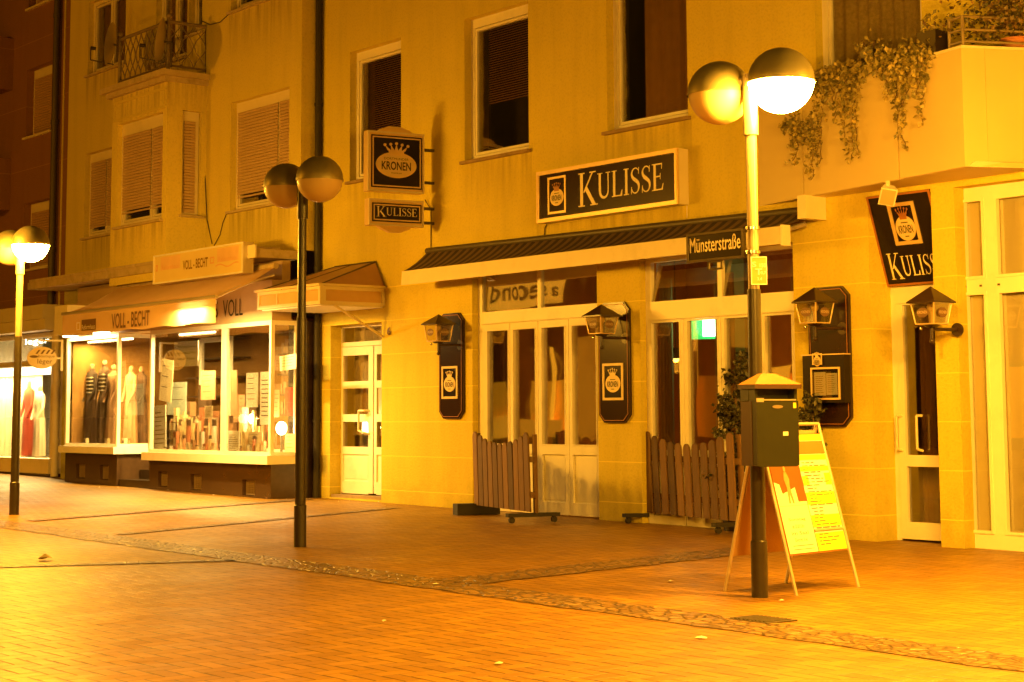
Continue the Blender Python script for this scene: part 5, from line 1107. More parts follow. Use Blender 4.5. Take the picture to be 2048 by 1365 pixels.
# street name sign
YN = y-.02; F = wallF(YN); u0, u1, v0, v1 = rect(F, 1374, 1487, 463, 521); sn = empty('street_sign', ((u0+u1)/2, YN, v0), 'dark street name sign reading Münsterstraße, fixed to the lamp pole', 'street sign')
b = MB(F); b.frame(u0, u1, v0, v1, .018, -.03, .008); b.build('frame', 'iron', sn); MB(F).box(u0+.018, u1-.018, v0+.018, v1-.018, -.024, .0).build('plate', 'sign_black', sn)
t = MB(F); txt(t, 'Münsterstraße', u0+.035, u1-.03, v0+.075, v1-.035, n1=.002, bold=.008); t.build('lettering', 'letter', sn)
b = MB(F); b.box(u1, x-.03, v1-.035, v1-.01, -.02, .0); b.box(u1, x-.03, v0+.01, v0+.035, -.02, .0); b.build('bracket', 'iron', sn)
b = MB(F); m_ = (u0+u1)/2; b.frame(m_-.09, m_+.07, v0-.075, v0-.001, .014, -.02, -.004); b.build('hanger', 'iron', sn)
b = MB()
for z_ in (W(1505, 457, y).z, W(1505, 505, y).z): b.cyl((x, y, z_-.012), (x, y, z_+.012), .056, k=20)
b.build('clamp', 'chrome', sn)
# hydrant plate
n_ = (CAM-Vector((x, y, CH))); n_.z = 0; n_.normalize(); uu = Vector((-n_.y, n_.x, 0)); uu = uu if uu.dot(RT) > 0 else -uu
nf = Fr(Vector((x, y, 0))+n_*.062, uu, (0, 0, 1)); u0, u1, v0, v1 = rect(nf, 1502, 1534, 514, 570); hp = empty('hydrant_plate', nf.p((u0+u1)/2, v0), 'small orange marker plate with S 150 and T 0,7 on the lamp pole', 'plate')
MB(nf).box(u0, u1, v0, v1, 0, .004).build('plate', mat('plate_orange', (.62, .30, .08), rough=.4), hp); b = MB(nf); b.frame(u0, u1, v0, v1, .006, .004, .006); b.build('edge', 'paper', hp)
t = MB(nf); uw, vh = u1-u0, v1-v0; txt(t, 'S', u0+uw*.08, u0+uw*.33, v0+vh*.64, v0+vh*.82, n1=.006); txt(t, '150', u0+uw*.55, u0+uw*.94, v0+vh*.62, v0+vh*.76, n1=.006); t.box(u0+uw*.25, u0+uw*.7, v0+vh*.545, v0+vh*.57, .004, .006); t.box(u0+uw*.44, u0+uw*.52, v0+vh*.36, v0+vh*.545, .004, .006); txt(t, '0,7', u0+uw*.6, u0+uw*.94, v0+vh*.36, v0+vh*.48, n1=.006); txt(t, '3,4', u0+uw*.38, u0+uw*.68, v0+vh*.14, v0+vh*.26, n1=.006); t.build('lettering', 'paper', hp)
# litter bin
an = math.radians(20); n_ = (-_F0*math.cos(an)+_R0*math.sin(an)).normalized(); u_ = (_R0*math.cos(an)+_F0*math.sin(an)).normalized()
bf = Fr(Vector((x, y, 0))+n_*.30, u_, (0, 0, 1), n_); u0, u1, v0, v1 = rect(bf, 1514, 1598, 802, 934); bn = empty('litter_bin', bf.p((u0+u1)/2, v0, -.12), 'dark green litter bin with a brown hipped lid strapped to the lamp pole', 'litter bin')
_, vl = FP(bf, 1556, 769); _, va = FP(bf, 1530, 747); _, vm = FP(bf, 1556, 778)
dp = .25; b = MB(bf); rr_ = .03; b.poly([(u0+rr_, v0), (u1-rr_, v0), (u1, v0+.01), (u1, v1), (u0, v1), (u0, v0+.01)], -.07, 0); b.build('front', 'bin', bn)
MB(bf).box(u0-.004, u1+.004, v0+.005, v1-.004, -dp, -.072).build('body', 'bin_brown', bn)
b = MB(bf); b.box(u0-.004, u1+.004, v1, vm, -dp, -.12); b.box(u0-.002, u0+.02, v1, vm, -.118, -.02); b.box(u1-.022, u1+.002, v1, vm, -.118, -.02); b.build('neck', 'bin', bn)
b = MB(bf); b.box(u0-.02, u1+.02, vm, vl, -dp-.01, .02); b.build('lid_edge', 'bin_brown', bn)
b = MB(bf); P = bf.p; ap = [P(u0+.10, va, -dp*.6), P(u1-.14, va, -dp*.6), P(u1-.14, va, -dp*.4), P(u0+.10, va, -dp*.4)]; cn = [P(u0-.022, vl, -dp-.012), P(u1+.022, vl, -dp-.012), P(u1+.022, vl, .022), P(u0-.022, vl, .022)]; b.prism(cn, ap); b.build('lid', 'bin_lid', bn)
b = MB(bf); b.ell(u0+(u1-u0)*.50, v1-.045, .045, .013, .001, .004, 20); b.build('handle_slot', 'pole_up', bn); MB(bf).box(u0+.0, u0+.06, v1-.01, v1+.02, .001, .006).build('lock_plate', 'alu', bn)
MB(bf).box(u1-.045, u1-.02, v1-.055, v1-.015, .0005, .002).build('sticker', 'paper_y', bn); MB(bf).box(u0+(u1-u0)*.62, u0+(u1-u0)*.74, v0+(v1-v0)*.47, v0+(v1-v0)*.53, .0005, .002).build('sticker', 'paper', bn)
MB(bf).box(u0+.04, u1-.02, v1+.002, v1+.012, -.10, .004).build('ash_edge', 'alu', bn)

# ------------------------------------------------------------------ sandwich board
FL, FR_, BL, BR = G(1593, 1193), G(1717, 1176), G(1450, 1183), G(1572, 1167)
MR = (FR_+BR)/2; ML = (FL+BL)/2
def zat(p, py):
    lo, hi = 0, 3
    for _ in range(40):
        md = (lo+hi)/2; d = Vector((p.x, p.y, p.z+md))-CAM; y_ = PPY-FPX*d.dot(UP)/d.dot(FW)
        if y_ > py: lo = md
        else: hi = md
    return (lo+hi)/2
hz = zat(MR, 848); AR, AL = MR+Vector((0, 0, hz)), ML+Vector((0, 0, hz))
ab = empty('sandwich_board', (ML+MR)/2, 'folding sandwich board with two posters standing by the lamp pole', 'sandwich board')
for a, c_ in ((FL, AL), (FR_, AR), (BL, AL+Vector((-.012, -.006, 0))), (BR, AR+Vector((-.012, -.006, 0)))):
    b = MB(); b.cyl(a+Vector((0, 0, .002)), c_, .014, k=10); b.build('leg', 'alu', ab)
b = MB(); b.tube([AL, AR], .014); b.build('top_bar', 'alu', ab)
u_ = (FR_-FL).normalized(); v_ = (AL-FL); v_ = (v_-u_*v_.dot(u_)).normalized(); AF = Fr(FL, u_, v_); AF = AF if AF.n.dot(CAM-FL) > 0 else Fr(FL, u_, v_, -AF.n)
Wb = (FR_-FL).length; 
lean = (AL-FL).dot(u_)/(AL-FL).length
_, vb0 = FP(AF, 1628, 1107); _, vb1 = FP(AF, 1610, 868)
sk = lambda u, v: (u+lean*v/1.0, v)
b = MB(AF); b.poly([sk(.015, vb0), sk(Wb-.015, vb0), sk(Wb-.015, vb1), sk(.015, vb1)], -.012, -.002); b.build('panel', 'poster_o', ab)
def sq_(mb, a0, a1, f0, f1, n0, n1): mb.poly([sk(Wb*a0, vb0+(vb1-vb0)*f0), sk(Wb*a1, vb0+(vb1-vb0)*f0), sk(Wb*a1, vb0+(vb1-vb0)*f1), sk(Wb*a0, vb0+(vb1-vb0)*f1)], n0, n1)
class SkF(Fr):
    def p(s, u, v, n=0): return Fr.p(s, u+lean*v, v, n)
SA = SkF(AF.o, AF.u, AF.v, AF.n)
vv = lambda f: vb0+(vb1-vb0)*f
# left poster
pl = MB(AF); sq_(pl, .04, .495, .01, .99, 0, .003); lo_ = pl.build('poster', mat('brown_orange_print', (.17, .06, .015), rough=.4, var=.2, vs=3), ab)
b = MB(AF); sq_(b, .045, .49, .012, .40, .0035, .005); b.poly([sk(Wb*a, vv(f)) for a, f in ((.045, .402), (.49, .402), (.49, .43), (.36, .43), (.35, .55), (.14, .50), (.12, .58), (.045, .60))], .0035, .005); b.build('floor_picture', mat('cream_print', (.78, .72, .62), rough=.4, var=.1, vs=6), lo_)
b = MB(AF); b.poly([sk(Wb*a, vv(f)) for a, f in ((.21, .42), (.235, .42), (.25, .50), (.27, .42), (.295, .42), (.275, .56), (.29, .62), (.265, .68), (.225, .68), (.205, .62), (.225, .55))], .0055, .0065); b.ell(*sk(Wb*.245, vv(.705)), .016, .022, .0055, .0066, 14); b.build('standing_figure', mat('figure_print', (.42, .22, .1), rough=.4, var=.4, vs=30), lo_)
t = MB(SA); txt(t, 'DER', Wb*.08, Wb*.18, vv(.93), vv(.95), n1=.006); txt(t, 'CIRKUSMEISTER', Wb*.07, Wb*.47, vv(.84), vv(.90), n1=.006); txt(t, 'Roman', Wb*.30, Wb*.47, vv(.805), vv(.825), n1=.006); t.build('lettering', 'paper', lo_)
t = MB(SA)
for i, s in enumerate(('Sonntag', 'ab 20.00 Uhr', 'im Saal', 'Eintritt frei')): txt(t, s, Wb*(.14+.03*(i % 2)), Wb*(.40-.04*(i % 2)), vv(.27-.055*i), vv(.30-.055*i), n1=.006)
for i in range(2): t.box(Wb*.12, Wb*.44, vv(.07-.03*i), vv(.075-.03*i), .005, .006)
t.build('print', 'ink_soft', lo_)
# right poster
pr_ = MB(AF); sq_(pr_, .505, .965, .01, .99, 0, .003); ro_ = pr_.build('poster', 'paper', ab)
b = MB(AF); sq_(b, .505, .965, .012, .16, .0035, .005); sq_(b, .505, .965, .21, .31, .0035, .005); sq_(b, .505, .965, .40, .50, .0035, .005); sq_(b, .505, .60, .56, .64, .0035, .005); sq_(b, .87, .965, .56, .66, .0035, .005); sq_(b, .505, .965, .68, .72, .0035, .005); sq_(b, .505, .965, .775, .82, .0035, .005); sq_(b, .505, .965, .94, .99, .0035, .005); b.build('yellow_band', 'paper_y', ro_)
b = MB(AF); sq_(b, .505, .965, .825, .935, .0035, .005); b.build('picture_band', 'poster_o', ro_)
t = MB(SA)
for i in range(26):
    f = .75-i*.0275
    if .16 < f < .19: continue
    a = .53+random.uniform(0, .04); n = random.randint(2, 4)
    for k in range(n): a2 = a+random.uniform(.03, .12); a2 = min(a2, .93); (t.box(Wb*a, Wb*a2, vv(f), vv(f+.007), .005, .0062) if a2 > a else None); a = a2+.02
t.build('print', 'ink_soft', ro_)
b = MB(AF); sq_(b, .50, .97, .178, .195, .006, .014); b.build('rail', 'alu', ab)
u_ = (BR-BL).normalized(); v_ = (AL-BL); v_ = (v_-u_*v_.dot(u_)).normalized(); BF = Fr(BL, u_, v_); L2 = (AL-BL).length; l2 = (AL-BL).dot(u_)/L2; wB = (BR-BL).length
b = MB(BF); b.poly([(u+l2*v, v) for u, v in ((.015, .28), (wB-.015, .28), (wB-.015, L2*.96), (.015, L2*.96))], -.004, .004); b.build('back_panel', 'awn', ab)

# ------------------------------------------------------------------ rolling fences
def fence(a, b_, n, h, label, lean=-.06, dip=.17, wslat=.96, feet=('block', 'caster')):
    o = empty('picket_fence', (a+b_)/2, label, 'fence', 'rolling wooden fences before the tavern doors'); d = (b_-a); L = d.length; u = d.normalized(); u.z = 0; u.normalize(); F = Fr(a, u, (0, 0, 1)); F = F if F.n.dot(CAM-a) > 0 else Fr(a, u, (0, 0, 1), -F.n)
    for i in range(n):
        c = L*(i+.5)/n; t_ = (i+.5)/n*2-1; hh = h-dip*(1-t_*t_); w2 = wslat*L/n/2*random.uniform(.96, 1.02); z0 = .13; ln = lean*random.uniform(.8, 1.2)
        k = 7; top = [(c+ln+w2*math.cos(math.pi*j/k), hh+w2*math.sin(math.pi*j/k)) for j in range(k+1)]
        m_ = MB(F); m_.poly([(c-w2, z0), (c+w2, z0)]+top, .012, .034); m_.build('slat', 'wood', o)
    for z_ in (.30, h-.32):
        m_ = MB(F); m_.box(-.02, L+.02, z_, z_+.07, -.02, .011); m_.build('crossbar', 'wood', o)
    for i, (c, ft) in enumerate(((.0, feet[0]), (L, feet[1]))):
        m_ = MB(F); m_.poly([(c-.035, .12), (c+.035, .12), (c+.035+lean*.6, h+.02), (c-.035+lean*.6, h+.02)], -.06, -.021); m_.build('post', 'wood', o)
        fo = MB(F)
        (fo.box(c-.09, c+.09, .005, .15, -.30, .30) if ft == 'block' else fo.box(c-.05, c+.05, .075, .12, -.34, .34)); fo.build('foot', 'rubber', o)
        if ft == 'block': continue
        for s_ in (-.28, .28):
            w_ = MB(F); p_ = F.p(c, .038, s_); w_.cyl(p_-u*.02, p_+u*.02, .037, k=14); w_.build('caster', 'rubber', o)
            w_ = MB(F); w_.cyl(F.p(c, .05, s_), F.p(c, .08, s_), .014, k=8); w_.build('caster_stem', 'iron', o)
    return o
a = G(953, 1030); b_ = G(1066, 1049); fence(a, b_, 11, 1.05, 'picket fence with closed slats before the left glass doors', wslat=.86)
a = G(1297, 1046); b_ = G(1480, 1070); fence(a, b_, 11, 1.08, 'picket fence with gaps between its slats before the right glass doors', wslat=.72, feet=('caster', 'caster'))

# ------------------------------------------------------------------ potted shrubs behind the fence
def shrub(p, r, h0, h1, label, n):
    o = empty('potted_shrub', p, label, 'shrub'); m_ = MB(); m_.cyl(p, p+Vector((0, 0, .4)), .15, .2, k=18); m_.build('pot', 'pot', o)
    st_ = MB(); f = MB(); st_.tube([p+Vector((0, 0, .38)), p+Vector((.02, 0, (h0+h1)/2)), p+Vector((0, .02, h1-.1))], .015, 6)
    for _ in range(n):
        z_ = random.uniform(h0, h1); a_ = random.uniform(0, 6.28); rr_ = r*(1-.45*(z_-h0)/(h1-h0))*random.uniform(.5, 1.15); tip = p+Vector((math.cos(a_)*rr_, math.sin(a_)*rr_, z_+rr_*.35)); base = p+Vector((0, 0, z_)); st_.tube([base, tip], .005, 4)
        for k in range(46):
            t_ = .25+.75*(k/46); leaves(f, base+(tip-base)*t_+Vector((random.gauss(0, .035), random.gauss(0, .035), random.gauss(0, .035))), .055)
    f.build('foliage', 'conifer', o); st_.build('trunk', 'stem', o)
g1 = G(1474, 1062); shrub(g1, .34, .35, 1.98, 'dark leafy shrub behind the right end of the fence, left of the lamp pole', 64)
g1 = G(1618, 1080)+Vector((-.1, .2, 0)); shrub(g1, .24, .5, 1.50, 'dark leafy shrub in a pot behind the sandwich board, below the menu case', 40)

# ------------------------------------------------------------------ boutique sign
XQ = W(122, 715, YW-.3).x; bf = Fr((XQ, 0, 0), (.25, .97, 0), (0, 0, 1)); bq = empty('boutique_sign', (XQ, YW-.5, 2.2), 'oval hanging sign reading boutique léger on a white bracket', 'sign')
cu_, cv_ = FP(bf, 84, 716); a_, _ = FP(bf, 113.5, 716); _, b2 = FP(bf, 84, 694); ra_, rb_ = a_-cu_, b2-cv_
MB(bf).ell(cu_, cv_, ra_, rb_, -.04, 0, 40).build('face', 'badge', bq)
for k in range(4):
    b = MB(bf); u = cu_-ra_*.45+k*ra_*.34; b.poly([(u, cv_+rb_*.35), (u+ra_*.14, cv_+rb_*.35), (u+ra_*.34, cv_+rb_*.72), (u+ra_*.2, cv_+rb_*.72)], .001, .003); b.build('stripe', 'ink_soft', bq)
t = MB(bf); txt(t, 'boutique', cu_-ra_*.25, cu_+ra_*.85, cv_-rb_*.05, cv_+rb_*.28, n1=.003); txt(t, 'léger', cu_-ra_*.3, cu_+ra_*.7, cv_-rb_*.68, cv_-rb_*.10, n1=.003); t.build('lettering', 'ink_soft', bq)
b = MB(bf); uu_, _ = FP(bf, 124, 710)
_, z1 = FP(bf, 120, 680); _, z0 = FP(bf, 120, 742); b.box(uu_-.02, uu_+.02, z0, z1, -.04, 0); b.box(cu_-ra_*.2, uu_-.02, z1-.03, z1, -.035, -.005); b.box(cu_+ra_, uu_-.02, cv_-.02, cv_+.01, -.035, -.005); b.build('bracket', 'white', bq)
b = MB(bf); b.ell(cu_-ra_*.55, cv_+rb_*.1, ra_*.3, rb_*.12, .001, .003, 16); b.build('hat_mark', 'ink_soft', bq)

# ------------------------------------------------------------------ clothes and goods in the windows
def mannequin(x, y, z0, h, top, skirt, label, striped=False, name='dressed_mannequin'):
    o = empty(name, (x, y, z0), label, 'mannequin'); P = lambda k, w_, dd: [Vector((x+w_*math.cos(a), y+dd*math.sin(a), z0+h*k)) for a in [j*2*math.pi/18 for j in range(18)]]
    def loft(mb, rings):
        vs = []; 
        for r_ in rings: vs += P(*r_)
        n = 18; mb.add(vs, [(i*n+j, i*n+(j+1) % n, (i+1)*n+(j+1) % n, (i+1)*n+j) for i in range(len(rings)-1) for j in range(n)], True)
    b = MB(); loft(b, [(.0, .15*h/1.6, .10), (.08, .15*h/1.6, .10), (.50, .13, .10), (.58, .10, .08)]); 
    vs = []; b = MB(); n = 40
    for i, (k, w_) in enumerate(((.02, .17), (.3, .155), (.52, .14), (.60, .11))):
        for j in range(n): a = j*2*math.pi/n; rr_ = w_*(1+.10*(1-k)*math.sin(9*a)); vs.append(Vector((x+rr_*math.cos(a), y+rr_*.7*math.sin(a), z0+h*k)))
    b.add(vs, [(i*n+j, i*n+(j+1) % n, (i+1)*n+(j+1) % n, (i+1)*n+j) for i in range(3) for j in range(n)], True); b.build('skirt', skirt, o)
    b = MB(); loft(b, [(.57, .105, .08), (.66, .10, .085), (.78, .14, .10), (.86, .155, .08), (.885, .06, .05), (.91, .045, .045)]); to = b.build('top', top, o)
    if striped:
        for k in range(5): s = MB(); kk = .62+.045*k; loft(s, [(kk, .123+.008*k, .098), (kk+.016, .124+.008*k, .099)]); s.build('stripe', 'letter', to)
    for s_ in (-1, 1):
        b = MB(); b.cyl((x+s_*.15, y, z0+h*.85), (x+s_*.20, y-.03, z0+h*.66), .042, .034, 10); b.cyl((x+s_*.20, y-.03, z0+h*.66), (x+s_*.14, y-.12, z0+h*.52), .034, .024, 10); b.build('sleeve', top, o)
    b = MB(); b.sph((x, y, z0+h*.935), .055, seg=16, rings=10, sq=(.85, .95, 1.25)); b.cyl((x, y, z0+h*.88), (x, y, z0+h*.92), .03, k=10); b.build('head', 'cloth_t', o)
M['cloth_b'] = mat('brown_cloth', (.085, .045, .022), rough=.95, var=.4, vs=6, stretch=(8, 8, 1)); M['cloth_d'] = mat('dark_cloth', (.035, .02, .012), rough=.95, var=.3); M['cloth_r'] = mat('red_cloth', (.30, .04, .015), rough=.9, var=.2); M['cloth_t'] = mat('tan_cloth', (.36, .20, .10), rough=.95, var=.25, vs=9); M['cloth_w'] = mat('cream_cloth', (.66, .55, .36), rough=.9)
zd = zA1+.012
for px, yo, h, tp, sk_, lb, st_ in ((160, .55, 1.62, 'cloth_d', 'cloth_d', 'mannequin in a dark coat at the left side of the clothes window', 0), (183, .45, 1.55, 'cloth_d', 'cloth_b', 'mannequin in dark top and long brown skirt, second in the clothes window', 1), (208, .38, 1.60, 'cloth_b', 'cloth_b', 'mannequin in a striped top and long brown skirt in the clothes window', 1), (226, .42, 1.50, 'cloth_t', 'cloth_t', 'mannequin in tan clothes by the corner post of the clothes window', 0)):
    p = W(px, 800, YS+yo); mannequin(p.x, p.y, zd, min(h, zt-zd-.12), tp, sk_, lb, st_)
for px, yo, tp, lb in ((262, 1.0, 'cloth_t', 'mannequin in a spotted tan dress seen through the side pane by the shop entrance'), (282, 1.3, 'cloth_b', 'mannequin in a brown coat behind the side pane by the shop entrance')):
    p = W(px, 800, YS+yo); mannequin(min(p.x, x235-.25), p.y, zd, 1.5, tp, tp, lb)
p = W(58, 800, YD+.45); zb2 = g0+.0; mannequin(p.x, p.y, zb2, 1.62, 'cloth_r', 'cloth_r', 'mannequin in a red dress in the boutique window'); p = W(80, 800, YD+.35); mannequin(p.x, p.y, zb2, 1.5, 'cloth_w', 'cloth_w', 'mannequin in cream clothes at the right of the boutique window'); p = W(69, 800, YD+.75); mannequin(p.x, p.y, zb2, 1.25, 'cloth_r', 'cloth_w', 'mannequin in a red top and cream skirt in the boutique window')
def card(name, px0, px1, t_, b_, Y, mt, label, lines=0, cat='sign', words=None, th=.012, tilt=0):
    F = wallF(Y); u0, u1, v0, v1 = rect(F, px0, px1, t_, b_); o = empty(name, ((u0+u1)/2, Y, v0), label, cat); Fq = Fr((u0, Y, v0), (math.cos(tilt), 0, math.sin(tilt)), (-math.sin(tilt), 0, math.cos(tilt)), (0, -1, 0)); w_, h = u1-u0, v1-v0
    MB(Fq).box(0, w_, 0, h, -th, 0).build('board', mt, o); t = MB(Fq); done = False
    if words:
        n = len(words)
        for i, s in enumerate(words): txt(t, s, w_*.12, w_*.90, h*(.84-(i+.5)*.70/n), h*(.84-(i)*.70/n-.02), n1=.002); done = True
    for i in range(lines):
        f = .85-i*.75/max(1, lines); t.box(w_*.12, w_*(.6+.3*random.random()), h*(f-.02), h*f, .0005, .002); done = True
    if done: t.build('print', 'ink_soft', o)
    return o
card('poster', 348, 396, 683, 733, YS+.16, 'paper', 'white notice reading 70 Jahre hung high in the display window', words=('70 Jahre', 'Reformhaus Voll', 'fast 70 Meter'))
card('poster', 318, 342, 716, 800, YS+.5, 'cloth_w', 'tall tilted poster with a slim figure behind the left display pane', 3, 'poster', tilt=-.12)
card('poster', 560, 598, 712, 742, YS+.22, 'paper', 'small tilted card with print in the rightmost display pane', 4, tilt=.06)
card('poster', 520, 541, 744, 850, YS+.3, 'paper', 'tall white price list in the right display pane', 9, 'poster')
card('poster', 492, 515, 746, 815, YS+.36, 'paper', 'narrow white sheet left of the tall price list', 5, 'poster')
card('poster', 308, 332, 812, 905, YS+.2, 'paper', 'large pale sheet leaning at the left foot of the display window', 8, 'poster', tilt=.04)
card('poster', 570, 598, 775, 832, YS+.45, 'cloth_r', 'red framed picture in the rightmost display pane', 2, 'picture')
card('poster', 334, 372, 765, 830, YS+.75, mat('blue_print', (.40, .46, .44), rough=.6, var=.3), 'pale blue poster behind the goods in the left display pane', 2, 'poster')
card('poster', 396, 412, 770, 830, YS+.9, 'cloth_b', 'dark brown banner at the back of the left display pane', 0, 'poster')
card('poster', 455, 478, 862, 915, YS+.12, 'paper', 'white text sheet standing low left in the right display pane', 9, 'poster')
card('poster', 492, 524, 864, 900, YS+.2, 'cloth_w', 'cream card standing low in the middle of the right display pane', 4, 'poster')
kk = 0; gm = ['paper', 'cloth_w', 'terracotta', 'cloth_t', 'badge', 'gold', 'fadedorange']; gn = ['white', 'cream', 'rust red', 'tan', 'pale yellow', 'gold', 'orange']
def goods(x, y, z_, w_, h, k, label):
    o = empty('packet' if k % 3 else 'jar', (x, y, z_), label, 'packet' if k % 3 else 'jar')
    if k % 3: MB().wbox(x-w_/2, x+w_/2, y-w_*.3, y+w_*.3, z_, z_+h).build('box', gm[k % 7], o); MB(wallF(y-w_*.3)).box(x-w_*.35, x+w_*.35, z_+h*.3, z_+h*.7, .001, .002).build('label_patch', 'ink_soft' if k % 2 else 'letter', o)
    else: MB().cyl((x, y, z_), (x, y, z_+h*.8), w_*.42, k=14).build('glass', gm[k % 7], o); MB().cyl((x, y, z_+h*.8), (x, y, z_+h), w_*.38, k=14).build('lid', 'cloth_b', o)
zz_ = zsill1+.012
rowsx = [342, 352, 360, 368, 377, 386, 394, 403, 411, 420, 428, 462, 482, 490, 499, 508, 517, 527, 535]
for i, px in enumerate(rowsx):
    for j, yy in enumerate((.16, .34, .55)):
        if j == 1 and i % 2: continue
        p = W(px, 880, YS+yy); k = i*2+j; h = (.12, .20, .16, .28, .14, .34)[(i*5+j*3) % 6]+.20*j; w_ = (.07, .10, .085)[i % 3]
        side = 'left' if px < 446 else 'right'; od = ['first', 'second', 'third', 'fourth', 'fifth', 'sixth', 'seventh', 'eighth', 'ninth', 'tenth', 'eleventh'][i if i < 11 else i-11]
        goods(p.x, p.y, zz_, w_, h, k, f"{gn[k % 7]} {'packet' if k % 3 else 'jar'} {('near the glass', 'in the middle row', 'in the back row')[j]}, {od} from the left in the {side} display pane")
for i, px in enumerate((172, 214, 249, 262)):
    p = W(px, 890, YS+(.14 if px < 230 else .5)); goods(p.x if px < 230 else min(p.x, x235-.15), p.y, zd, .10, .13, 1+i*3, ('small white card box left of centre on the clothes window floor', 'small tan card box by the right post of the clothes window', 'small gold card box behind the side pane near the entrance', 'small pale box deep behind the side pane near the entrance')[i])
# a tiered stand with little goods and a dried bouquet
p = W(352, 885, YS+.4); ts_ = empty('tiered_stand', (p.x, p.y, zz_), 'tiered wooden stand of small goods in the left display pane', 'stand')
for i in range(4):
    MB().cyl((p.x, p.y, zz_+.06+i*.14), (p.x, p.y, zz_+.075+i*.14), .22-.045*i, k=24).build('tier', 'wood', ts_)
MB().cyl((p.x, p.y, zz_), (p.x, p.y, zz_+.6), .015).build('stem', 'wood', ts_)
p = W(378, 860, YS+.45); dq = empty('dried_bouquet', (p.x, p.y, zz_), 'dried straw bouquet standing in the left display pane', 'bouquet'); st_ = MB()
for _ in range(60): a_ = random.uniform(0, 6.28); r_ = random.uniform(.02, .16); hh = random.uniform(.35, .62); st_.tube([(p.x, p.y, zz_), (p.x+r_*math.cos(a_), p.y+r_*math.sin(a_), zz_+hh)], .006, 4)
st_.build('straw', 'badge', dq); MB().cyl((p.x, p.y, zz_), (p.x, p.y, zz_+.14), .06, k=14).build('vase', 'terracotta', dq)
# two glowing display lamps
for px, py, yo, sz, lb in ((563, 857, .30, .085, 'glowing round lamp low in the rightmost display pane'), (505, 838, .55, .07, 'white glowing lamp behind the papers in the right display pane')):
    p = W(px, py, YS+yo); dl = empty('display_lamp', (p.x, p.y, zz_), lb, 'lamp'); MB().sph(p, sz, seg=24, rings=14, sq=(1, 1, 1.25)).build('shade', emit('lit_shade', (1, .74, .34), 28), dl)
    MB().cyl((p.x, p.y, zz_), (p.x, p.y, p.z-sz), .02, k=10).cyl((p.x, p.y, zz_), (p.x, p.y, zz_+.02), .07, k=18).build('stand', 'iron', dl)
    L = bpy.data.lights.new('lamp_light', 'POINT'); L.energy = 60; L.color = (1, .66, .2); L.shadow_soft_size = .08; lo = bpy.data.objects.new('lamp_light', L); lo.parent = dl; lo.location = (0, -.18, p.z-zz_); C.objects.link(lo)
# the green lamp sign in the bar
p = W(1421, 656, YW+1.0); gs = empty('lit_bar_sign', p, 'glowing green and white sign inside the tavern, seen through the right glass doors', 'sign'); gF = Fr(p, (.85, .45, 0), (0, 0, 1)); MB(gF).box(-.27, .27, -.14, .16, -.10, 0).build('case', emit('lit_green', (.03, .50, .12), 1.6), gs); MB(gF).box(-.10, .26, -.11, .13, .002, .01).build('face', emit('lit_white_face', (.62, 1, .70), 11), gs)
L = bpy.data.lights.new('bar_sign_light', 'POINT'); L.energy = 11; L.color = (.35, 1, .45); L.shadow_soft_size = .12; lo = bpy.data.objects.new('bar_sign_light', L); lo.parent = gs; lo.location = (.12, -.25, 0); C.objects.link(lo)
# bar furniture behind the doors
for px, lb in ((1000, 'dark round bar table behind the left glass doors, leftmost'), (1110, 'dark round bar table behind the left glass doors, right one'), (1330, 'dark round bar table behind the right glass doors')):
    p = W(px, 880, YW+1.3); tb = empty('bar_table', (p.x, p.y, GZ(p.x)), lb, 'table'); z_ = GZ(p.x); MB().cyl((p.x, p.y, z_+.72), (p.x, p.y, z_+.76), .38, k=28).build('tabletop', 'wood', tb); MB().cyl((p.x, p.y, z_), (p.x, p.y, z_+.72), .04).cyl((p.x, p.y, z_), (p.x, p.y, z_+.03), .22, k=20).build('pedestal', 'iron', tb)
    MB().cyl((p.x, p.y, z_+.76), (p.x, p.y, z_+1.02), .045, .035, k=12).build('bottle', 'conifer', None)
for i, o in enumerate([x for x in bpy.data.objects if x.name.startswith('bottle') and not x.parent]): tag(o, ('dark bottle on the leftmost bar table', 'dark bottle on the bar table behind the left doors, right one', 'dark bottle on the bar table behind the right doors')[i], 'bottle')

# ------------------------------------------------------------------ street litter, drain
g1, g2, g3, g4 = G(1468, 1233), G(1520, 1253), G(1577, 1246), G(1530, 1231); dg = MB(); cx = sum((g.x for g in (g1, g2, g3, g4)))/4; cy = sum((g.y for g in (g1, g2, g3, g4)))/4; z_ = GZ(cx)+.012
do = empty('drain_grate', (cx, cy, z_), 'slotted iron drain grate let into the gutter right of the lamp pole', 'drain'); MB().wbox(cx-.19, cx+.19, cy-.15, cy+.15, z_-.012, z_-.004).build('frame', 'iron', do); b = MB()
for i in range(9): b.wbox(cx-.17+i*.038, cx-.15+i*.038, cy-.13, cy+.13, z_-.003, z_+.001)
b.build('grating', 'iron', do)
def scrap(px, py, s, label, mt='paper', h=.01):
    p = G(px, py); b = MB(); z_ = p.z+.006; n = 6; vs = [(p.x+s*random.uniform(.6, 1)*math.cos(a), p.y+s*random.uniform(.6, 1)*math.sin(a), z_+random.uniform(0, h)) for a in [i*6.283/n for i in range(n)]]; vs.append((p.x, p.y, z_+h*1.3)); b.add(vs, [(i, (i+1) % n, n) for i in range(n)]+[tuple(range(n))[::-1]]); tag(b.build('paper_scrap', mt), label, 'litter')
scrap(90, 1122, .09, 'crumpled light paper lying at the far left on the pavement', 'cloth_w', .05)
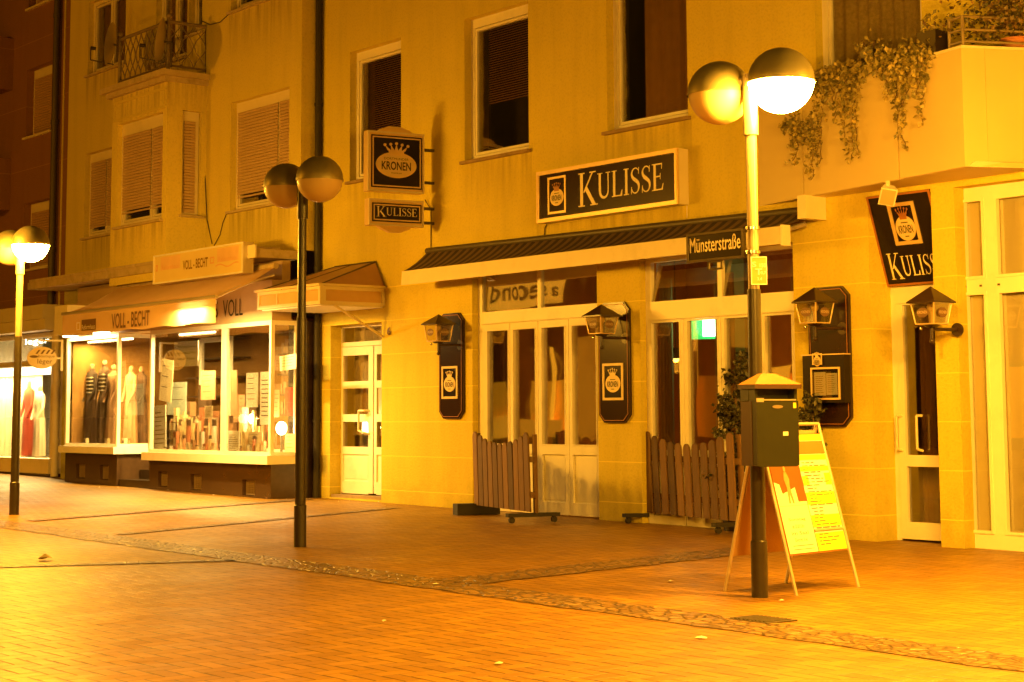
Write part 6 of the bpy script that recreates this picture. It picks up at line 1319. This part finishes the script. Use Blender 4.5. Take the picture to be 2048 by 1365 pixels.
scrap(1403, 1278, .05, 'white flattened scrap in the foreground right of centre, below the drain'); scrap(998, 1330, .03, 'tiny white scrap near the bottom middle of the pavement'); scrap(872, 1171, .04, 'white scrap lying on the gutter where the two cobble bands meet'); scrap(1341, 1165, .04, 'white scrap left of the sandwich board'); scrap(768, 1245, .02, 'tiny pale scrap left of centre on the brick paving'); scrap(1564, 1204, .03, 'white scrap at the foot of the lamp pole with the litter bin')
# more papers hung and stood in the shop windows, for a crowded display
card('poster', 402, 430, 742, 800, YS+.62, 'fadedorange', 'orange poster in the left display pane beside the mullion', 4, 'poster')
card('poster', 409, 424, 812, 838, YS+.4, 'cloth_w', 'small cream sheet under the orange poster in the left pane', 3, 'poster')
card('poster', 462, 476, 742, 846, YS+.7, 'cloth_t', 'tall tan roll-up banner at the left of the right display pane', 0, 'banner', tilt=.05)
card('poster', 340, 366, 838, 862, YS+.6, 'badge', 'pale yellow sheet low in the left display pane', 4, 'poster', tilt=-.05)
card('poster', 384, 398, 838, 872, YS+.62, 'gold', 'gold upright card at the back of the left display pane', 3, 'poster')
card('poster', 548, 558, 780, 835, YS+.5, 'badge', 'narrow pale yellow sheet above the glowing lamp', 5, 'poster')
card('poster', 478, 488, 790, 835, YS+.55, 'fadedorange', 'narrow orange sheet in the right display pane', 4, 'poster')
card('poster', 570, 592, 868, 905, YS+.2, 'cloth_w', 'cream card low at the right foot of the rightmost pane', 4, 'poster')

for i in range(16):
    px = random.uniform(150, 960); yb = 830+(px+1780)*.0687+random.uniform(1, 9)+(4 if px < 560 else 0); p = G(px, yb)
    b = MB(); s_ = random.uniform(.012, .03); n = 5; vs = [(p.x+s_*random.uniform(.5, 1)*math.cos(a), p.y+s_*random.uniform(.5, 1)*math.sin(a), p.z+.006+random.uniform(0, .012)) for a in [k*6.283/n for k in range(n)]]+[(p.x, p.y, p.z+.022)]
    b.add(vs, [(k, (k+1) % n, n) for k in range(n)]+[tuple(range(n))[::-1]]); tag(b.build('dry_leaf', random.choice(['paper', 'cloth_t', 'cloth_w'])), 'tiny scrap blown against the foot of the house walls', 'litter', 'tiny scraps along the foot of the houses')

bx = [(322, .75, .55, .16, 'cloth_t'), (336, .95, .72, .14, 'cloth_b'), (350, 1.1, .9, .18, 'terracotta'), (366, .8, .62, .15, 'badge'), (381, 1.0, .85, .16, 'cloth_t'), (397, .9, .55, .2, 'gold'), (412, 1.15, 1.0, .16, 'cloth_b'), (428, .8, .68, .14, 'fadedorange'), (463, .95, .6, .16, 'cloth_t'), (478, 1.1, .95, .18, 'terracotta'), (495, .85, .5, .15, 'cloth_w'), (512, 1.1, .78, .2, 'cloth_b'), (529, .9, .6, .14, 'gold')]
cw_ = {'cloth_t': 'tan', 'cloth_b': 'dark brown', 'terracotta': 'rust red', 'badge': 'pale yellow', 'gold': 'gold', 'fadedorange': 'orange', 'cloth_w': 'cream'}
ods = ['first', 'second', 'third', 'fourth', 'fifth', 'sixth', 'seventh', 'eighth']
for i, (px, yo, h, w_, mt_) in enumerate(bx):
    p = W(px, 860, YS+yo); o = empty('carton', (p.x, p.y, zz_), f"tall {cw_[mt_]} carton at the back, {ods[i if i < 8 else i-8]} from left in the {'left' if px < 446 else 'right'} display pane", 'carton')
    if p.x+w_ > XE-.45: continue
    MB().wbox(p.x-w_/2, p.x+w_/2, p.y-.06, p.y+.06, zz_, zz_+h).build('box', mt_, o); t = MB(wallF(p.y-.06)); t.box(p.x-w_*.38, p.x+w_*.38, zz_+h*.55, zz_+h*.8, .001, .003); t.build('label_patch', 'letter' if i % 2 else 'ink_soft', o)
for px, yo, mt_, lb in ((150, 1.0, 'cloth_t', 'tan coat on a hanger at the back left of the clothes window'), (172, 1.2, 'cloth_b', 'brown coat on a hanger at the back of the clothes window'), (197, 1.15, 'cloth_w', 'cream blouse on a hanger between the two striped mannequins'), (219, 1.1, 'cloth_d', 'black coat on a hanger at the back right of the clothes window')):
    p = W(px, 760, YS+yo); o = empty('hanging_coat', (p.x, p.y, zd+.55), lb, 'coat'); b = MB(); n = 24; rg = ((zd+.50, .20, .06), (zd+1.0, .17, .06), (zd+1.35, .20, .07), (zd+1.45, .06, .04)); vs = []
    for z_, a_, c_ in rg:
        for j in range(n): t = j*2*math.pi/n; f_ = 1+.09*math.sin(7*t+i); vs.append(Vector((p.x+a_*f_*math.cos(t), p.y+c_*f_*math.sin(t), z_)))
    b.add(vs, [(k*n+j, k*n+(j+1) % n, (k+1)*n+(j+1) % n, (k+1)*n+j) for k in range(3) for j in range(n)], True); b.build('cloth', mt_, o); b = MB(); b.tube([(p.x, p.y, zd+1.43), (p.x, p.y, min(zt-.1, zd+1.9))], .006, 5); b.build('hook', 'chrome', o)
# ------------------------------------------------------------------ the other street lamps, outside the frame, that light the street
street_lamp(-6.75, 11.0, 'lit twin-globe lamp out of view to the right', (1, 1), upper='pole_up')
street_lamp(-3.85, 6.5, 'lit twin-globe lamp close by to the right of the camera', (1, 1), upper='pole_up')
street_lamp(-22.4, 7.9, 'lit twin-globe lamp out of view to the left', (0, 1), upper='pole_up')
def mast(x, y, h, P, label, aim=None):
    g = GZ(x); o = empty('mast_lamp', (x, y, g), label, 'street lamp', 'tall mast lamps on the far side of the street, behind the camera')
    MB().cyl((x, y, g), (x, y, g+h), .09, .06, k=16).build('pole', 'pole', o); MB().wbox(x-.12, x+.12, y-.1, y+.7, g+h, g+h+.12).build('head', 'iron', o)
    L = bpy.data.lights.new('mast_light', 'POINT'); L.energy = P; L.color = SODIUM; L.shadow_soft_size = .16; lo = bpy.data.objects.new('mast_light', L); lo.parent = o; lo.location = (0, .45, h-.22); C.objects.link(lo)
mast(-10, -7, 7.5, 300, 'mast lamp behind the camera')
mast(-30, -6, 7.5, 3500, 'mast lamp far behind the camera to the left')
street_lamp(-7.6, 1.0, 'added unseen lit lamp left of the camera, brightening the near paving', (0, 1), upper='pole_up')  # extra unseen lamp, added only to brighten the foreground paving
